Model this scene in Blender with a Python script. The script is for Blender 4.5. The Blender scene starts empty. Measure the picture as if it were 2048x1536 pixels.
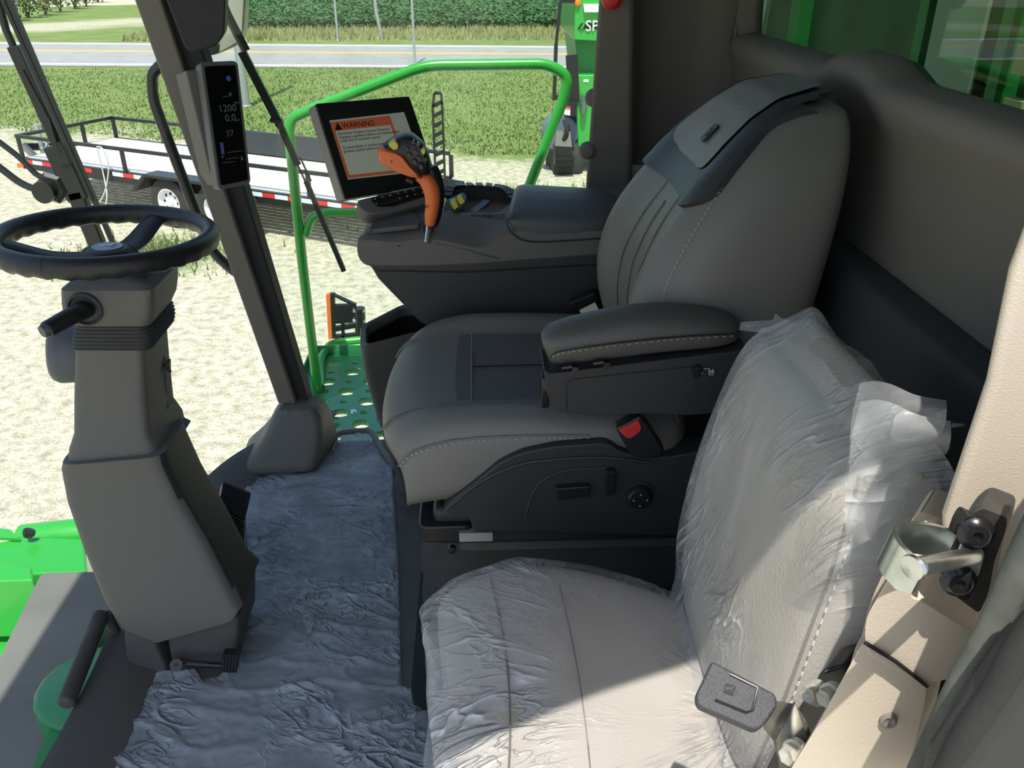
import bpy, math, random
from mathutils import Vector, noise
S = bpy.context.scene
# ---------------- camera ----------------
F, CX, CY = 1700.0, 1024.0, 768.0
CAM = Vector((0, 0, 1.3)); PITCH = math.radians(27); YAW = math.radians(2.2)
cd = bpy.data.cameras.new('camera'); cam = bpy.data.objects.new('camera', cd); S.collection.objects.link(cam)
cam.location = CAM; cam.rotation_euler = (math.pi/2 - PITCH, 0, -YAW)
cd.sensor_width = 36; cd.lens = 36*F/2048; cd.clip_start = .02; cd.clip_end = 1500
S.camera = cam
SINP, COSP, SINW, COSW = math.sin(PITCH), math.cos(PITCH), math.sin(YAW), math.cos(YAW)
def P(u, v, x=None, y=None, z=None):
    """point of the world where a sight line meets the plane x=, y= or z="""
    X = (u-CX)/F; b = (CY-v)/F; Y = COSP+b*SINP; Z = -SINP+b*COSP
    d = Vector((X*COSW+Y*SINW, -X*SINW+Y*COSW, Z))
    t = (x-CAM.x)/d.x if x is not None else (y-CAM.y)/d.y if y is not None else (z-CAM.z)/d.z
    return CAM + d*t
# ---------------- light ----------------
S.view_settings.view_transform = 'Standard'; S.view_settings.look = 'None'; S.view_settings.gamma = 1
S.view_settings.use_curve_mapping = False; S.view_settings.exposure = 0.0
w = bpy.data.worlds.new('sky'); S.world = w; w.use_nodes = True
nt = w.node_tree; bg = nt.nodes['Background']; sk = nt.nodes.new('ShaderNodeTexSky')
sk.sky_type = 'NISHITA'; sk.sun_disc = False; sk.sun_elevation = math.radians(66); sk.sun_rotation = math.radians(180)
sk.air_density = 1.0; sk.dust_density = 2.0
nt.links.new(sk.outputs[0], bg.inputs[0]); bg.inputs[1].default_value = 0.24
SUN_EL = math.radians(67); SUN_AZ = Vector((0.12, 0.99, 0)).normalized()   # the way the light travels
sl = bpy.data.lights.new('sun', 'SUN'); sl.energy = 6.2; sl.angle = math.radians(.53); sl.color = (1, .95, .86)
so = bpy.data.objects.new('sun', sl); S.collection.objects.link(so)
sd = Vector((SUN_AZ.x*math.cos(SUN_EL), SUN_AZ.y*math.cos(SUN_EL), -math.sin(SUN_EL)))
so.rotation_euler = sd.to_track_quat('-Z', 'Y').to_euler(); so.location = (-1, -6, 12)
S.cycles.transparent_max_bounces = 16; S.cycles.max_bounces = 8
G = -2.3                      # the yard, below the cab floor at z = 0
# ---------------- materials ----------------
MT = {}
def nn(m, t, **k):
    n = m.node_tree.nodes.new('ShaderNode'+t)
    for a, b in k.items(): setattr(n, a, b)
    return n
def mat(name, col, rough=.6, metal=0, bump=0, bscale=300, var=0, vscale=8, spec=.5, emit=None, coat=0, col2=None):
    if name in MT: return MT[name]
    m = bpy.data.materials.new(name); m.use_nodes = True; MT[name] = m
    L = m.node_tree.links; b = m.node_tree.nodes['Principled BSDF']
    b.inputs['Base Color'].default_value = (*col, 1); b.inputs['Roughness'].default_value = rough
    b.inputs['Metallic'].default_value = metal; b.inputs['Specular IOR Level'].default_value = spec
    if coat: b.inputs['Coat Weight'].default_value = coat; b.inputs['Coat Roughness'].default_value = .08
    if emit: b.inputs['Emission Color'].default_value = (*emit[0], 1); b.inputs['Emission Strength'].default_value = emit[1]
    tc = nn(m, 'TexCoord')
    if var or col2:
        n = nn(m, 'TexNoise'); n.inputs['Scale'].default_value = vscale; n.inputs['Detail'].default_value = 6
        L.new(tc.outputs['Object'], n.inputs['Vector'])
        r = nn(m, 'ValToRGB'); c2 = col2 or tuple(min(1, c*(1+var)) for c in col); c1 = col if col2 else tuple(c*(1-var) for c in col)
        r.color_ramp.elements[0].position = .35; r.color_ramp.elements[1].position = .65
        r.color_ramp.elements[0].color = (*c1, 1); r.color_ramp.elements[1].color = (*c2, 1)
        L.new(n.outputs['Fac'], r.inputs[0]); L.new(r.outputs[0], b.inputs['Base Color'])
    if bump:
        n2 = nn(m, 'TexNoise'); n2.inputs['Scale'].default_value = bscale; n2.inputs['Detail'].default_value = 3
        L.new(tc.outputs['Object'], n2.inputs['Vector'])
        bp = nn(m, 'Bump'); bp.inputs['Strength'].default_value = bump; bp.inputs['Distance'].default_value = .002
        L.new(n2.outputs['Fac'], bp.inputs['Height']); L.new(bp.outputs[0], b.inputs['Normal'])
    return m
leather = mat('leather', (.165, .157, .138), .5, bump=.15, bscale=420)
leather_in = mat('leather_insert', (.10, .10, .094), .62, bump=.5, bscale=600)
leather_side = mat('leather_side', (.15, .142, .125), .55, bump=.3, bscale=420)
leather_tan = mat('leather_light', (.37, .335, .29), .5, bump=.5, bscale=300)
gplastic = mat('grey_plastic', (.115, .108, .096), .55, bump=.25, bscale=700)
gplastic2 = mat('grey_plastic_dark', (.078, .075, .070), .55, bump=.25, bscale=700)
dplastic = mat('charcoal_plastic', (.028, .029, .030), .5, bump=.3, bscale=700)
black = mat('black_plastic', (.012, .012, .013), .4)
blackg = mat('black_gloss', (.008, .008, .01), .12)
blackpaint = mat('black_paint', (.012, .013, .014), .3)
rubber = mat('black_rubber', (.022, .022, .022), .75, bump=.3, bscale=200)
wallm = mat('wall_trim', (.16, .145, .122), .7, bump=.3, bscale=500)
tanm = mat('tan_trim', (.56, .485, .39), .6, bump=.2, bscale=700)
floorm = mat('floor_vinyl', (.075, .078, .076), .65, bump=.4, bscale=250, var=.15, vscale=14)
green = mat('green_paint', (.03, .36, .045), .3, coat=.5)
greend = mat('green_paint_old', (.02, .22, .05), .4)
orange = mat('orange_plastic', (.75, .16, .035), .45, bump=.1)
yellow = mat('yellow_plastic', (.62, .55, .06), .45)
red = mat('red_plastic', (.55, .03, .03), .4)
chrome = mat('chrome', (.75, .75, .75), .12, 1)
zinc = mat('zinc_plated', (.64, .68, .67), .28, 1, var=.12, vscale=60)
galv = mat('galvanised', (.45, .47, .48), .45, .6)
white = mat('white_paint', (.8, .8, .78), .5)
stitch = mat('stitching', (.42, .40, .36), .7)
def glass(name, tint, refl=1.0, rough=0.0):
    m = bpy.data.materials.new(name); m.use_nodes = True; N = m.node_tree.nodes; L = m.node_tree.links
    N.remove(N['Principled BSDF']); o = N['Material Output']
    t = nn(m, 'BsdfTransparent'); t.inputs[0].default_value = (*tint, 1)
    g = nn(m, 'BsdfGlossy'); g.inputs['Roughness'].default_value = rough
    f = nn(m, 'LayerWeight'); f.inputs[0].default_value = .5
    pw = nn(m, 'Math', operation='POWER'); pw.inputs[1].default_value = 4.5; L.new(f.outputs['Facing'], pw.inputs[0])
    mu = nn(m, 'Math', operation='MULTIPLY_ADD'); mu.inputs[1].default_value = refl; mu.inputs[2].default_value = .03*refl
    x = nn(m, 'MixShader'); L.new(pw.outputs[0], mu.inputs[0]); L.new(mu.outputs[0], x.inputs[0])
    L.new(t.outputs[0], x.inputs[1]); L.new(g.outputs[0], x.inputs[2]); L.new(x.outputs[0], o.inputs[0]); return m
glassm = glass('window_glass', (.90, .95, .90), .7)
glassr = glass('tinted_glass', (.50, .62, .52), .9)
def film(name, col, a0, a1, sc, bump, rough=.22, dist=.01, stretch=(1, 1, 1)):
    """thin wrinkled polythene: part clear, part milky"""
    m = bpy.data.materials.new(name); m.use_nodes = True; L = m.node_tree.links; N = m.node_tree.nodes
    b = N['Principled BSDF']; o = N['Material Output']
    b.inputs['Base Color'].default_value = (*col, 1); b.inputs['Roughness'].default_value = rough
    b.inputs['Specular IOR Level'].default_value = .9
    tc = nn(m, 'TexCoord'); mp = nn(m, 'Mapping'); mp.inputs['Scale'].default_value = stretch
    L.new(tc.outputs['Object'], mp.inputs[0])
    n = nn(m, 'TexNoise'); n.inputs['Scale'].default_value = sc; n.inputs['Detail'].default_value = 5; n.inputs['Distortion'].default_value = 1.2
    n.noise_type = 'RIDGED_MULTIFRACTAL'
    L.new(mp.outputs[0], n.inputs['Vector'])
    n2 = nn(m, 'TexNoise'); n2.inputs['Scale'].default_value = sc*.6; n2.inputs['Detail'].default_value = 4; n2.inputs['Distortion'].default_value = .6
    L.new(mp.outputs[0], n2.inputs['Vector'])
    bp = nn(m, 'Bump'); bp.inputs['Strength'].default_value = bump; bp.inputs['Distance'].default_value = dist
    L.new(n.outputs['Fac'], bp.inputs['Height']); L.new(bp.outputs[0], b.inputs['Normal'])
    mr = nn(m, 'MapRange'); mr.inputs['From Min'].default_value = .35; mr.inputs['From Max'].default_value = .7
    mr.inputs['To Min'].default_value = a0; mr.inputs['To Max'].default_value = a1
    L.new(n2.outputs['Fac'], mr.inputs['Value'])
    t = nn(m, 'BsdfTransparent'); tl = nn(m, 'BsdfTranslucent'); tl.inputs[0].default_value = (*col, 1)
    x0 = nn(m, 'MixShader'); x0.inputs[0].default_value = .25; L.new(b.outputs[0], x0.inputs[1]); L.new(tl.outputs[0], x0.inputs[2])
    x = nn(m, 'MixShader'); L.new(mr.outputs[0], x.inputs[0]); L.new(t.outputs[0], x.inputs[1]); L.new(x0.outputs[0], x.inputs[2])
    L.new(x.outputs[0], o.inputs[0]); return m
def streaks(m, kind, c=(0, 0, 0), dens=14, amt=.75, white=(.92, .94, .97)):
    """folds of the stretched film: fanned out from a gathering point, or slanting"""
    N = m.node_tree.nodes; L = m.node_tree.links; b = N['Principled BSDF']; tc = nn(m, 'TexCoord')
    def M(op, a, q=None):
        n = nn(m, 'Math', operation=op)
        for i, k in enumerate((a, q)):
            if k is None: continue
            if isinstance(k, (int, float)): n.inputs[i].default_value = k
            else: L.new(k, n.inputs[i])
        return n.outputs[0]
    s = nn(m, 'VectorMath', operation='SUBTRACT'); L.new(tc.outputs['Object'], s.inputs[0]); s.inputs[1].default_value = c
    x = nn(m, 'SeparateXYZ'); L.new(s.outputs[0], x.inputs[0]); X, Y, Z = x.outputs
    if kind == 'fan': u = M('MULTIPLY', M('ARCTAN2', Y, X), dens*.35); v = M('MULTIPLY', M('POWER', M('ADD', M('POWER', X, 2), M('POWER', Y, 2)), .5), 5)
    elif kind == 'floor': u = M('MULTIPLY', M('ADD', Y, M('MULTIPLY', X, .35)), dens); v = M('MULTIPLY', X, 5)
    else: u = M('MULTIPLY', M('ADD', M('MULTIPLY', Y, 1), M('MULTIPLY', Z, .45)), dens); v = M('MULTIPLY', M('SUBTRACT', Z, M('MULTIPLY', Y, .4)), 4)
    cb = nn(m, 'CombineXYZ'); L.new(u, cb.inputs[0]); L.new(v, cb.inputs[1])
    rd = None
    for sc_n, ex, di in ((1.0, 16, .6), (2.6, 10, 1.2)):
        n = nn(m, 'TexNoise'); n.inputs['Scale'].default_value = sc_n; n.inputs['Detail'].default_value = 3; n.inputs['Distortion'].default_value = di; L.new(cb.outputs[0], n.inputs['Vector'])
        r = M('POWER', M('SUBTRACT', 1, M('ABSOLUTE', M('MULTIPLY', M('SUBTRACT', n.outputs['Fac'], .5), 2.6))), ex)
        rd = r if rd is None else M('MAXIMUM', rd, M('MULTIPLY', r, .6))
    n = nn(m, 'TexNoise'); n.inputs['Scale'].default_value = 5; L.new(tc.outputs['Object'], n.inputs['Vector'])
    mk = nn(m, 'MapRange'); mk.inputs['From Min'].default_value = .4; mk.inputs['From Max'].default_value = .62; L.new(n.outputs['Fac'], mk.inputs['Value'])
    rd = M('MULTIPLY', rd, mk.outputs[0])
    mx = next(q for q in N if q.type == 'MAP_RANGE'); mix_ = [q for q in N if q.type == 'MIX_SHADER' and q.outputs[0].links and q.outputs[0].links[0].to_node.type == 'OUTPUT_MATERIAL'][0]
    fac = M('MINIMUM', M('ADD', mx.outputs[0], M('MULTIPLY', rd, amt)), .95); L.new(fac, mix_.inputs[0])
    old = b.inputs['Normal'].links[0].from_node; b2 = nn(m, 'Bump'); b2.inputs['Strength'].default_value = 1; b2.inputs['Distance'].default_value = .012
    L.new(rd, b2.inputs['Height']); L.new(old.outputs[0], b2.inputs['Normal']); L.new(b2.outputs[0], b.inputs['Normal'])
    cm = nn(m, 'Mix', data_type='RGBA'); cm.inputs['A'].default_value = b.inputs['Base Color'].default_value; cm.inputs['B'].default_value = (*white, 1); L.new(rd, cm.inputs['Factor']); L.new(cm.outputs['Result'], b.inputs['Base Color'])
    return m
filmseat = streaks(film('cushion_polythene', (.78, .79, .80), .08, .36, 9, .9, .2, .012, (1, .5, 1)), 'fan', (.17, -.02, 0))
filmback = streaks(film('backrest_polythene', (.78, .79, .80), .08, .36, 9, .9, .2, .012, (1, 1, .5)), 'slant', dens=16)
filmfloor = streaks(film('floor_polythene', (.50, .555, .63), .38, .78, 9, .8, .36, .012, (1, 1.8, 1)), 'floor', dens=9, amt=.3, white=(.62, .68, .76))
# ---------------- mesh helpers ----------------
class MB:
    def __init__(s): s.v = []; s.f = []; s.mi = []; s.m = 0
    def add(s, vs, fs):
        o = len(s.v); s.v += [tuple(p) for p in vs]
        for f in fs: s.f.append(tuple(i+o for i in f)); s.mi.append(s.m)
        return s
    def box(s, a, b):
        (x0, y0, z0), (x1, y1, z1) = a, b
        return s.add([(x0,y0,z0),(x1,y0,z0),(x1,y1,z0),(x0,y1,z0),(x0,y0,z1),(x1,y0,z1),(x1,y1,z1),(x0,y1,z1)],
                     [(0,3,2,1),(4,5,6,7),(0,1,5,4),(1,2,6,5),(2,3,7,6),(3,0,4,7)])
    def loft(s, rings, cap=True, closed=True):
        n = len(rings[0]); vs = [p for r in rings for p in r]; fs = []
        for i in range(len(rings)-1):
            for j in range(n if closed else n-1):
                k = (j+1) % n; fs.append((i*n+j, i*n+k, (i+1)*n+k, (i+1)*n+j))
        if cap and closed: fs += [tuple(range(n))[::-1], tuple(range((len(rings)-1)*n, len(rings)*n))]
        return s.add(vs, fs)
    def prism(s, pts, d):
        pts = [Vector(p) for p in pts]; d = Vector(d)
        return s.loft([pts, [p+d for p in pts]])
    def quad(s, *p): return s.add(p, [tuple(range(len(p)))])
    def tube(s, pts, r, n=12, cap=True, flat=1.0, up=None):
        pts = [Vector(p) for p in pts]; rr = r if isinstance(r, (list, tuple)) else [r]*len(pts); rings = []
        if len(rr) != len(pts): m_ = len(rr)-1; k_ = len(pts)-1; rr = [rr[min(int(i*m_/k_), m_-1)]*(1-(i*m_/k_-min(int(i*m_/k_), m_-1)))+rr[min(int(i*m_/k_), m_-1)+1]*(i*m_/k_-min(int(i*m_/k_), m_-1)) for i in range(len(pts))]
        t0 = (pts[1]-pts[0]).normalized(); a = Vector(up) if up else Vector((0, 0, 1)) if abs(t0.z) < .9 else Vector((1, 0, 0))
        for i, p in enumerate(pts):
            t = (pts[min(i+1, len(pts)-1)]-pts[max(i-1, 0)]).normalized()
            a = (a - t*a.dot(t)).normalized(); b = t.cross(a)
            rings.append([p+(a*math.cos(2*math.pi*k/n)*flat+b*math.sin(2*math.pi*k/n))*rr[i] for k in range(n)])
        return s.loft(rings, cap)
    def cyl(s, a, b, r, n=20, r2=None): return s.tube([a, b], [r, r if r2 is None else r2], n)
    def revolve(s, c, ax, prof, n=32):
        c = Vector(c); ax = Vector(ax).normalized(); u = ax.orthogonal().normalized(); w_ = ax.cross(u)
        return s.loft([[c+ax*h+(u*math.cos(2*math.pi*k/n)+w_*math.sin(2*math.pi*k/n))*max(r, 1e-5) for k in range(n)] for h, r in prof], True)
    def bar(s, a, b, wd, hd, up=(0, 0, 1)):
        a, b = Vector(a), Vector(b); t = (b-a).normalized(); u = Vector(up); u = (u-t*u.dot(t)).normalized(); r = t.cross(u)
        q = [(-1,-1),(1,-1),(1,1),(-1,1)]
        return s.loft([[p+r*i*wd/2+u*j*hd/2 for i, j in q] for p in (a, b)])
def spline(pts, n=8):
    pts = [Vector(p) for p in pts]; out = []
    for i in range(len(pts)-1):
        p0 = pts[max(i-1, 0)]; p1 = pts[i]; p2 = pts[i+1]; p3 = pts[min(i+2, len(pts)-1)]
        for k in range(n):
            t = k/n; out.append(.5*((2*p1)+(p2-p0)*t+(2*p0-5*p1+4*p2-p3)*t*t+(3*p1-p0-3*p2+p3)*t**3))
    out.append(pts[-1]); return out
def rounded(pts, r, n=4):
    """corners of a path or closed outline turned into arcs"""
    pts = [Vector(p) for p in pts]; out = []; N = len(pts)
    for i, p in enumerate(pts):
        a = pts[i-1]-p; b = pts[(i+1) % N]-p; rr = r[i] if isinstance(r, (list, tuple)) else r
        k = min(rr, a.length*.45, b.length*.45)
        if k <= 0: out.append(p); continue
        A = p+a.normalized()*k; B = p+b.normalized()*k
        for j in range(n+1):
            t = j/n; out.append(A*(1-t)**2+p*2*t*(1-t)+B*t*t)
    return out
def bend(pts, r, n=6):
    p = [Vector(q) for q in pts]
    if len(p) < 3: return p
    return [p[0]]+rounded(p, [0]+[r]*(len(p)-2)+[0], n)[1:-1]+[p[-1]]
def build(name, mb, m, parent=None, org=None, bevel=0, seg=2, sub=0, ang=35, smooth=True, solid=0):
    me = bpy.data.meshes.new(name)
    if org is None: org = Vector((0, 0, 0))
    me.from_pydata([tuple(Vector(p)-org) for p in mb.v], [], mb.f)
    ms = m if isinstance(m, (list, tuple)) else [m]
    for q in ms: me.materials.append(q)
    if len(ms) > 1: me.polygons.foreach_set('material_index', mb.mi)
    me.update()
    import bmesh
    bm = bmesh.new(); bm.from_mesh(me); bmesh.ops.recalc_face_normals(bm, faces=bm.faces); bm.to_mesh(me); bm.free()
    if smooth:
        me.polygons.foreach_set('use_smooth', [True]*len(me.polygons)); me.set_sharp_from_angle(angle=math.radians(ang))
    o = bpy.data.objects.new(name, me); S.collection.objects.link(o)
    if solid: d = o.modifiers.new('solid', 'SOLIDIFY'); d.thickness = solid; d.offset = 0
    if bevel:
        b = o.modifiers.new('bevel', 'BEVEL'); b.width = bevel; b.segments = seg; b.limit_method = 'ANGLE'; b.angle_limit = math.radians(30); b.harden_normals = True
    if sub:
        q = o.modifiers.new('sub', 'SUBSURF'); q.levels = sub; q.render_levels = sub
    if parent is not None: o.parent = parent
    return o
class Thing:
    """an Empty at the base of a thing; its parts hang below it"""
    def __init__(s, name, label, cat, loc, group=None):
        s.o = bpy.data.objects.new(name, None); S.collection.objects.link(s.o); s.o.location = loc; s.org = Vector(loc)
        s.o.empty_display_size = .05; tag(s.o, label, cat, group)
    def part(s, name, mb, m, parent=None, label=None, **k):
        o = build(name, mb, m, parent or s.o, s.org, **k)
        if label: o['label'] = label
        return o
def tag(o, label, cat, group=None, kind=None):
    o['label'] = label; o['category'] = cat
    if group: o['group'] = group
    if kind: o['kind'] = kind
    return o
def single(name, mb, m, label, cat, group=None, kind=None, **k):
    xs = [p[0] for p in mb.v]; ys = [p[1] for p in mb.v]; zs = [p[2] for p in mb.v]
    org = Vector(((min(xs)+max(xs))/2, (min(ys)+max(ys))/2, min(zs)))
    o = build(name, mb, m, None, org, **k); o.location = org; return tag(o, label, cat, group, kind)
def struct(name, mb, m, parent=None, label=None, **k):
    o = build(name, mb, m, parent, **k)
    if parent is None: o['kind'] = 'structure'
    if label: o['label'] = label
    return o
def text(body, size, o, X, Y, depth=.0006, align='CENTER'):
    """letters standing on the plane through o with axes X, Y; returns an MB"""
    c = bpy.data.curves.new('t', 'FONT'); c.body = body; c.size = size; c.extrude = depth; c.align_x = align; c.align_y = 'CENTER'; c.resolution_u = 3
    ob = bpy.data.objects.new('t', c); me = bpy.data.meshes.new_from_object(ob)
    X = Vector(X).normalized(); Y = Vector(Y).normalized(); Z = X.cross(Y); o = Vector(o); mb = MB()
    mb.add([o+X*v.co.x+Y*v.co.y+Z*v.co.z for v in me.vertices], [tuple(p.vertices) for p in me.polygons])
    bpy.data.objects.remove(ob); bpy.data.curves.remove(c); bpy.data.meshes.remove(me); return mb
DEER = [(-.5,.05),(-.3,.2),(-.05,.22),(.15,.3),(.22,.5),(.3,.36),(.5,.3),(.3,.2),(.22,.05),(.45,-.05),(.4,-.12),(.12,-.05),(-.1,-.02),(-.3,-.25),(-.5,-.35),(-.38,-.15),(-.42,.0)]
def shape(pts, size, o, X, Y, d=.0008):
    X = Vector(X).normalized(); Y = Vector(Y).normalized(); Z = X.cross(Y); o = Vector(o)
    return MB().prism([o+X*a*size+Y*b*size for a, b in pts], Z*d)
def usec(uL, uR, v, y, d, r=.02, n=4, vR=None):
    """rounded rectangle ring whose near edge runs between two sight points on plane y"""
    a = P(uL, v, y=y); b = P(uR, v if vR is None else vR, y=y); D = Vector((0, d, 0))
    return rounded([a, b, b+D, a+D], r, n)
def PP(u, v, o, n):
    """sight line meets the plane through o with normal n"""
    d = (P(u, v, y=5)-CAM); n = Vector(n); t = (Vector(o)-CAM).dot(n)/d.dot(n); return CAM+d*t
# ================= the setting: yard, road, field =================
def ground_mat():
    m = bpy.data.materials.new('gravel_yard'); m.use_nodes = True; L = m.node_tree.links; b = m.node_tree.nodes['Principled BSDF']
    tc = nn(m, 'TexCoord'); b.inputs['Roughness'].default_value = .95; b.inputs['Specular IOR Level'].default_value = .1
    def noise(sc, det=5, dist=0):
        n = nn(m, 'TexNoise'); n.inputs['Scale'].default_value = sc; n.inputs['Detail'].default_value = det; n.inputs['Distortion'].default_value = dist
        L.new(tc.outputs['Object'], n.inputs['Vector']); return n.outputs['Fac']
    def ramp(f, *st):
        r = nn(m, 'ValToRGB'); e = r.color_ramp.elements
        while len(e) < len(st): e.new(.5)
        for q, (p, c) in zip(e, st): q.position = p; q.color = (*c, 1)
        L.new(f, r.inputs[0]); return r.outputs[0]
    def mth(op, a, bb):
        n = nn(m, 'Math', operation=op)
        for i, q in enumerate((a, bb)):
            if isinstance(q, (int, float)): n.inputs[i].default_value = q
            else: L.new(q, n.inputs[i])
        return n.outputs[0]
    def mix(f, a, c):
        n = nn(m, 'Mix', data_type='RGBA'); L.new(f, n.inputs['Factor']); L.new(a, n.inputs['A']); L.new(c, n.inputs['B']); return n.outputs['Result']
    grav = ramp(noise(9, 8), (.3, (.34, .32, .245)), (.5, (.51, .48, .385)), (.72, (.68, .65, .54)))
    fine = ramp(noise(45, 4), (.35, (.62, .6, .55)), (.6, (1.0, 1, 1)))
    mul = nn(m, 'Mix', data_type='RGBA', blend_type='MULTIPLY'); mul.inputs['Factor'].default_value = .8
    L.new(grav, mul.inputs['A']); L.new(fine, mul.inputs['B']); grav = mul.outputs['Result']
    gf = ramp(noise(16, 8), (.3, (.10, .165, .045)), (.55, (.16, .23, .07)), (.75, (.27, .30, .13)))
    gl = ramp(noise(.9, 4), (.35, (.12, .18, .055)), (.65, (.23, .27, .11)))
    mg = nn(m, 'Mix', data_type='RGBA'); mg.inputs['Factor'].default_value = .45; L.new(gf, mg.inputs['A']); L.new(gl, mg.inputs['B']); grass = mg.outputs['Result']
    sx = nn(m, 'SeparateXYZ'); L.new(tc.outputs['Object'], sx.inputs[0]); X, Y = sx.outputs[0], sx.outputs[1]
    # the lawn starts some 17 m off; its edge wanders
    e = mth('ADD', Y, mth('MULTIPLY', mth('SUBTRACT', noise(.45, 3), .5), 5)); e = mth('ADD', e, mth('MULTIPLY', mth('SUBTRACT', noise(4, 4), .5), 2.5))
    e = mth('ADD', e, mth('MULTIPLY', X, .28))
    f1 = nn(m, 'MapRange'); f1.inputs['From Min'].default_value = 16.4; f1.inputs['From Max'].default_value = 17.6; L.new(e, f1.inputs['Value'])
    # patch of weeds near the trailer
    d = mth('ADD', mth('POWER', mth('DIVIDE', mth('SUBTRACT', X, -.2), 1.9), 2), mth('POWER', mth('DIVIDE', mth('SUBTRACT', Y, 13.6), .9), 2))
    d2 = mth('ADD', mth('POWER', mth('DIVIDE', mth('SUBTRACT', X, -4.3), 1.0), 2), mth('POWER', mth('DIVIDE', mth('SUBTRACT', Y, 11.0), .9), 2))
    d = mth('MINIMUM', d, d2)
    d = mth('ADD', d, mth('MULTIPLY', mth('SUBTRACT', noise(2.5, 5), .5), 2.4))
    f2 = nn(m, 'MapRange'); f2.inputs['From Min'].default_value = 1.5; f2.inputs['From Max'].default_value = .3; f2.inputs['To Max'].default_value = .75; L.new(d, f2.inputs['Value'])
    f = mth('MAXIMUM', f1.outputs[0], f2.outputs[0])
    # dirt track and pale lot beyond the road, upper left
    tr = mth('ADD', mth('SUBTRACT', Y, mth('MULTIPLY', X, 1.05)), mth('MULTIPLY', mth('SUBTRACT', noise(.3, 4), .5), 9))
    tr = mth('ABSOLUTE', mth('SUBTRACT', tr, 74), 0)
    f3 = nn(m, 'MapRange'); f3.inputs['From Min'].default_value = 6; f3.inputs['From Max'].default_value = 1.5; L.new(tr, f3.inputs['Value'])
    far = nn(m, 'MapRange'); far.inputs['From Min'].default_value = 42; far.inputs['From Max'].default_value = 43; L.new(Y, far.inputs['Value'])
    f3 = mth('MULTIPLY', f3.outputs[0], far.outputs[0])
    lot = nn(m, 'MapRange'); lot.inputs['From Min'].default_value = 84; lot.inputs['From Max'].default_value = 86
    L.new(mth('ADD', mth('SUBTRACT', Y, mth('MULTIPLY', X, .55)), 0), lot.inputs['Value'])
    f = mth('MULTIPLY', f, mth('SUBTRACT', 1, mth('MAXIMUM', mth('MULTIPLY', f3, .85), lot.outputs[0])))
    L.new(mix(f, grav, grass), b.inputs['Base Color'])
    bp = nn(m, 'Bump'); bp.inputs['Strength'].default_value = .9; bp.inputs['Distance'].default_value = .03
    L.new(noise(22, 6), bp.inputs['Height']); L.new(bp.outputs[0], b.inputs['Normal']); return m
gm = MB().quad((-400, -60, 0), (400, -60, 0), (400, 700, 0), (-400, 700, 0))
go = struct('ground', gm, ground_mat()); go.location = (0, 0, G)
# road: two lanes, a yellow centre line and white edge lines
asph = mat('asphalt', (.28, .28, .285), .9, var=.08, vscale=2, bump=.2, bscale=40); paintw = mat('road_paint_white', (.8, .8, .78), .8); painty = mat('road_paint_yellow', (.75, .42, .06), .8)
def far_pt(u, v, z=G): return P(u, v, z=z)
def road_line(t):            # t = 0 near verge, 1 far verge
    a = far_pt(0, 131).lerp(far_pt(0, 86), t); b = far_pt(1150, 138).lerp(far_pt(1150, 94), t); d = (b-a); return a-d*3, b+d*3
def strip(t0, t1, dz, m, name, parent=None):
    a, b = road_line(t0); d, c = road_line(t1); z = Vector((0, 0, dz)); mb = MB(); mb.loft([[a+z, b+z, c+z, d+z], [p-Vector((0, 0, .02)) for p in (a+z, b+z, c+z, d+z)]])
    return struct(name, mb, m, parent, smooth=False)
road = strip(-.03, 1.03, .03, asph, 'road')
strip(.02, .06, .036, paintw, 'edge_line', road); strip(.93, .97, .036, paintw, 'edge_line', road)
strip(.555, .575, .036, painty, 'centre_line', road); strip(.595, .615, .036, painty, 'centre_line', road)
# soybean field: a leafy canopy about 0.7 m high starting past the far verge
def leafm(name, c1, c2, sc=3):
    m = mat(name, c1, .6, col2=c2, vscale=sc); return m
soy = leafm('soybean_leaves', (.03, .085, .022), (.065, .165, .045), 1.5)
rng = random.Random(4)
mb = MB(); x0 = P(480, 78, z=G).x
for i in range(42000):
    k = rng.random(); y = 47.5 + 40*k*k + rng.uniform(-.8, .8); x = rng.uniform(-.345*y, 9 + (y-47)*.2)
    row = abs(((x*.3+y) % .95)-.47); h = .62+.25*rng.random()-.35*row
    if y < 48.6: h *= rng.uniform(.3, 1)
    c = Vector((x, y, G+h)); s = rng.uniform(.06, .13)*(1+(y-47)/45)
    a = rng.uniform(0, 6.28); ux = Vector((math.cos(a), math.sin(a), rng.uniform(-.4, .4)))*s; uy = Vector((-math.sin(a), math.cos(a), rng.uniform(-.5, .5)))*s*.8
    mb.add([c-ux, c-uy*.7, c+ux, c+uy*.7], [(0, 1, 2, 3)])
body = MB(); nx = 60; ny = 50
gr = [[(-.345*(48+200*(j/ny)**1.5) + (26+(j/ny*200)*.7)*i/nx, 48+200*(j/ny)**1.5, (.5+.12*noise.noise(Vector((i*1.3, j*1.7, 0)))) if 0 < j else 0) for i in range(nx+1)] for j in range(ny+1)]
body.loft([[Vector((x, y, G+z)) for x, y, z in r] for r in gr], False, False)
mb.add(body.v, body.f)
single('soybean_field', mb, soy, 'dense green soybean field beyond the road and its dry verge', 'crop', kind='stuff', smooth=False)
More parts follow.
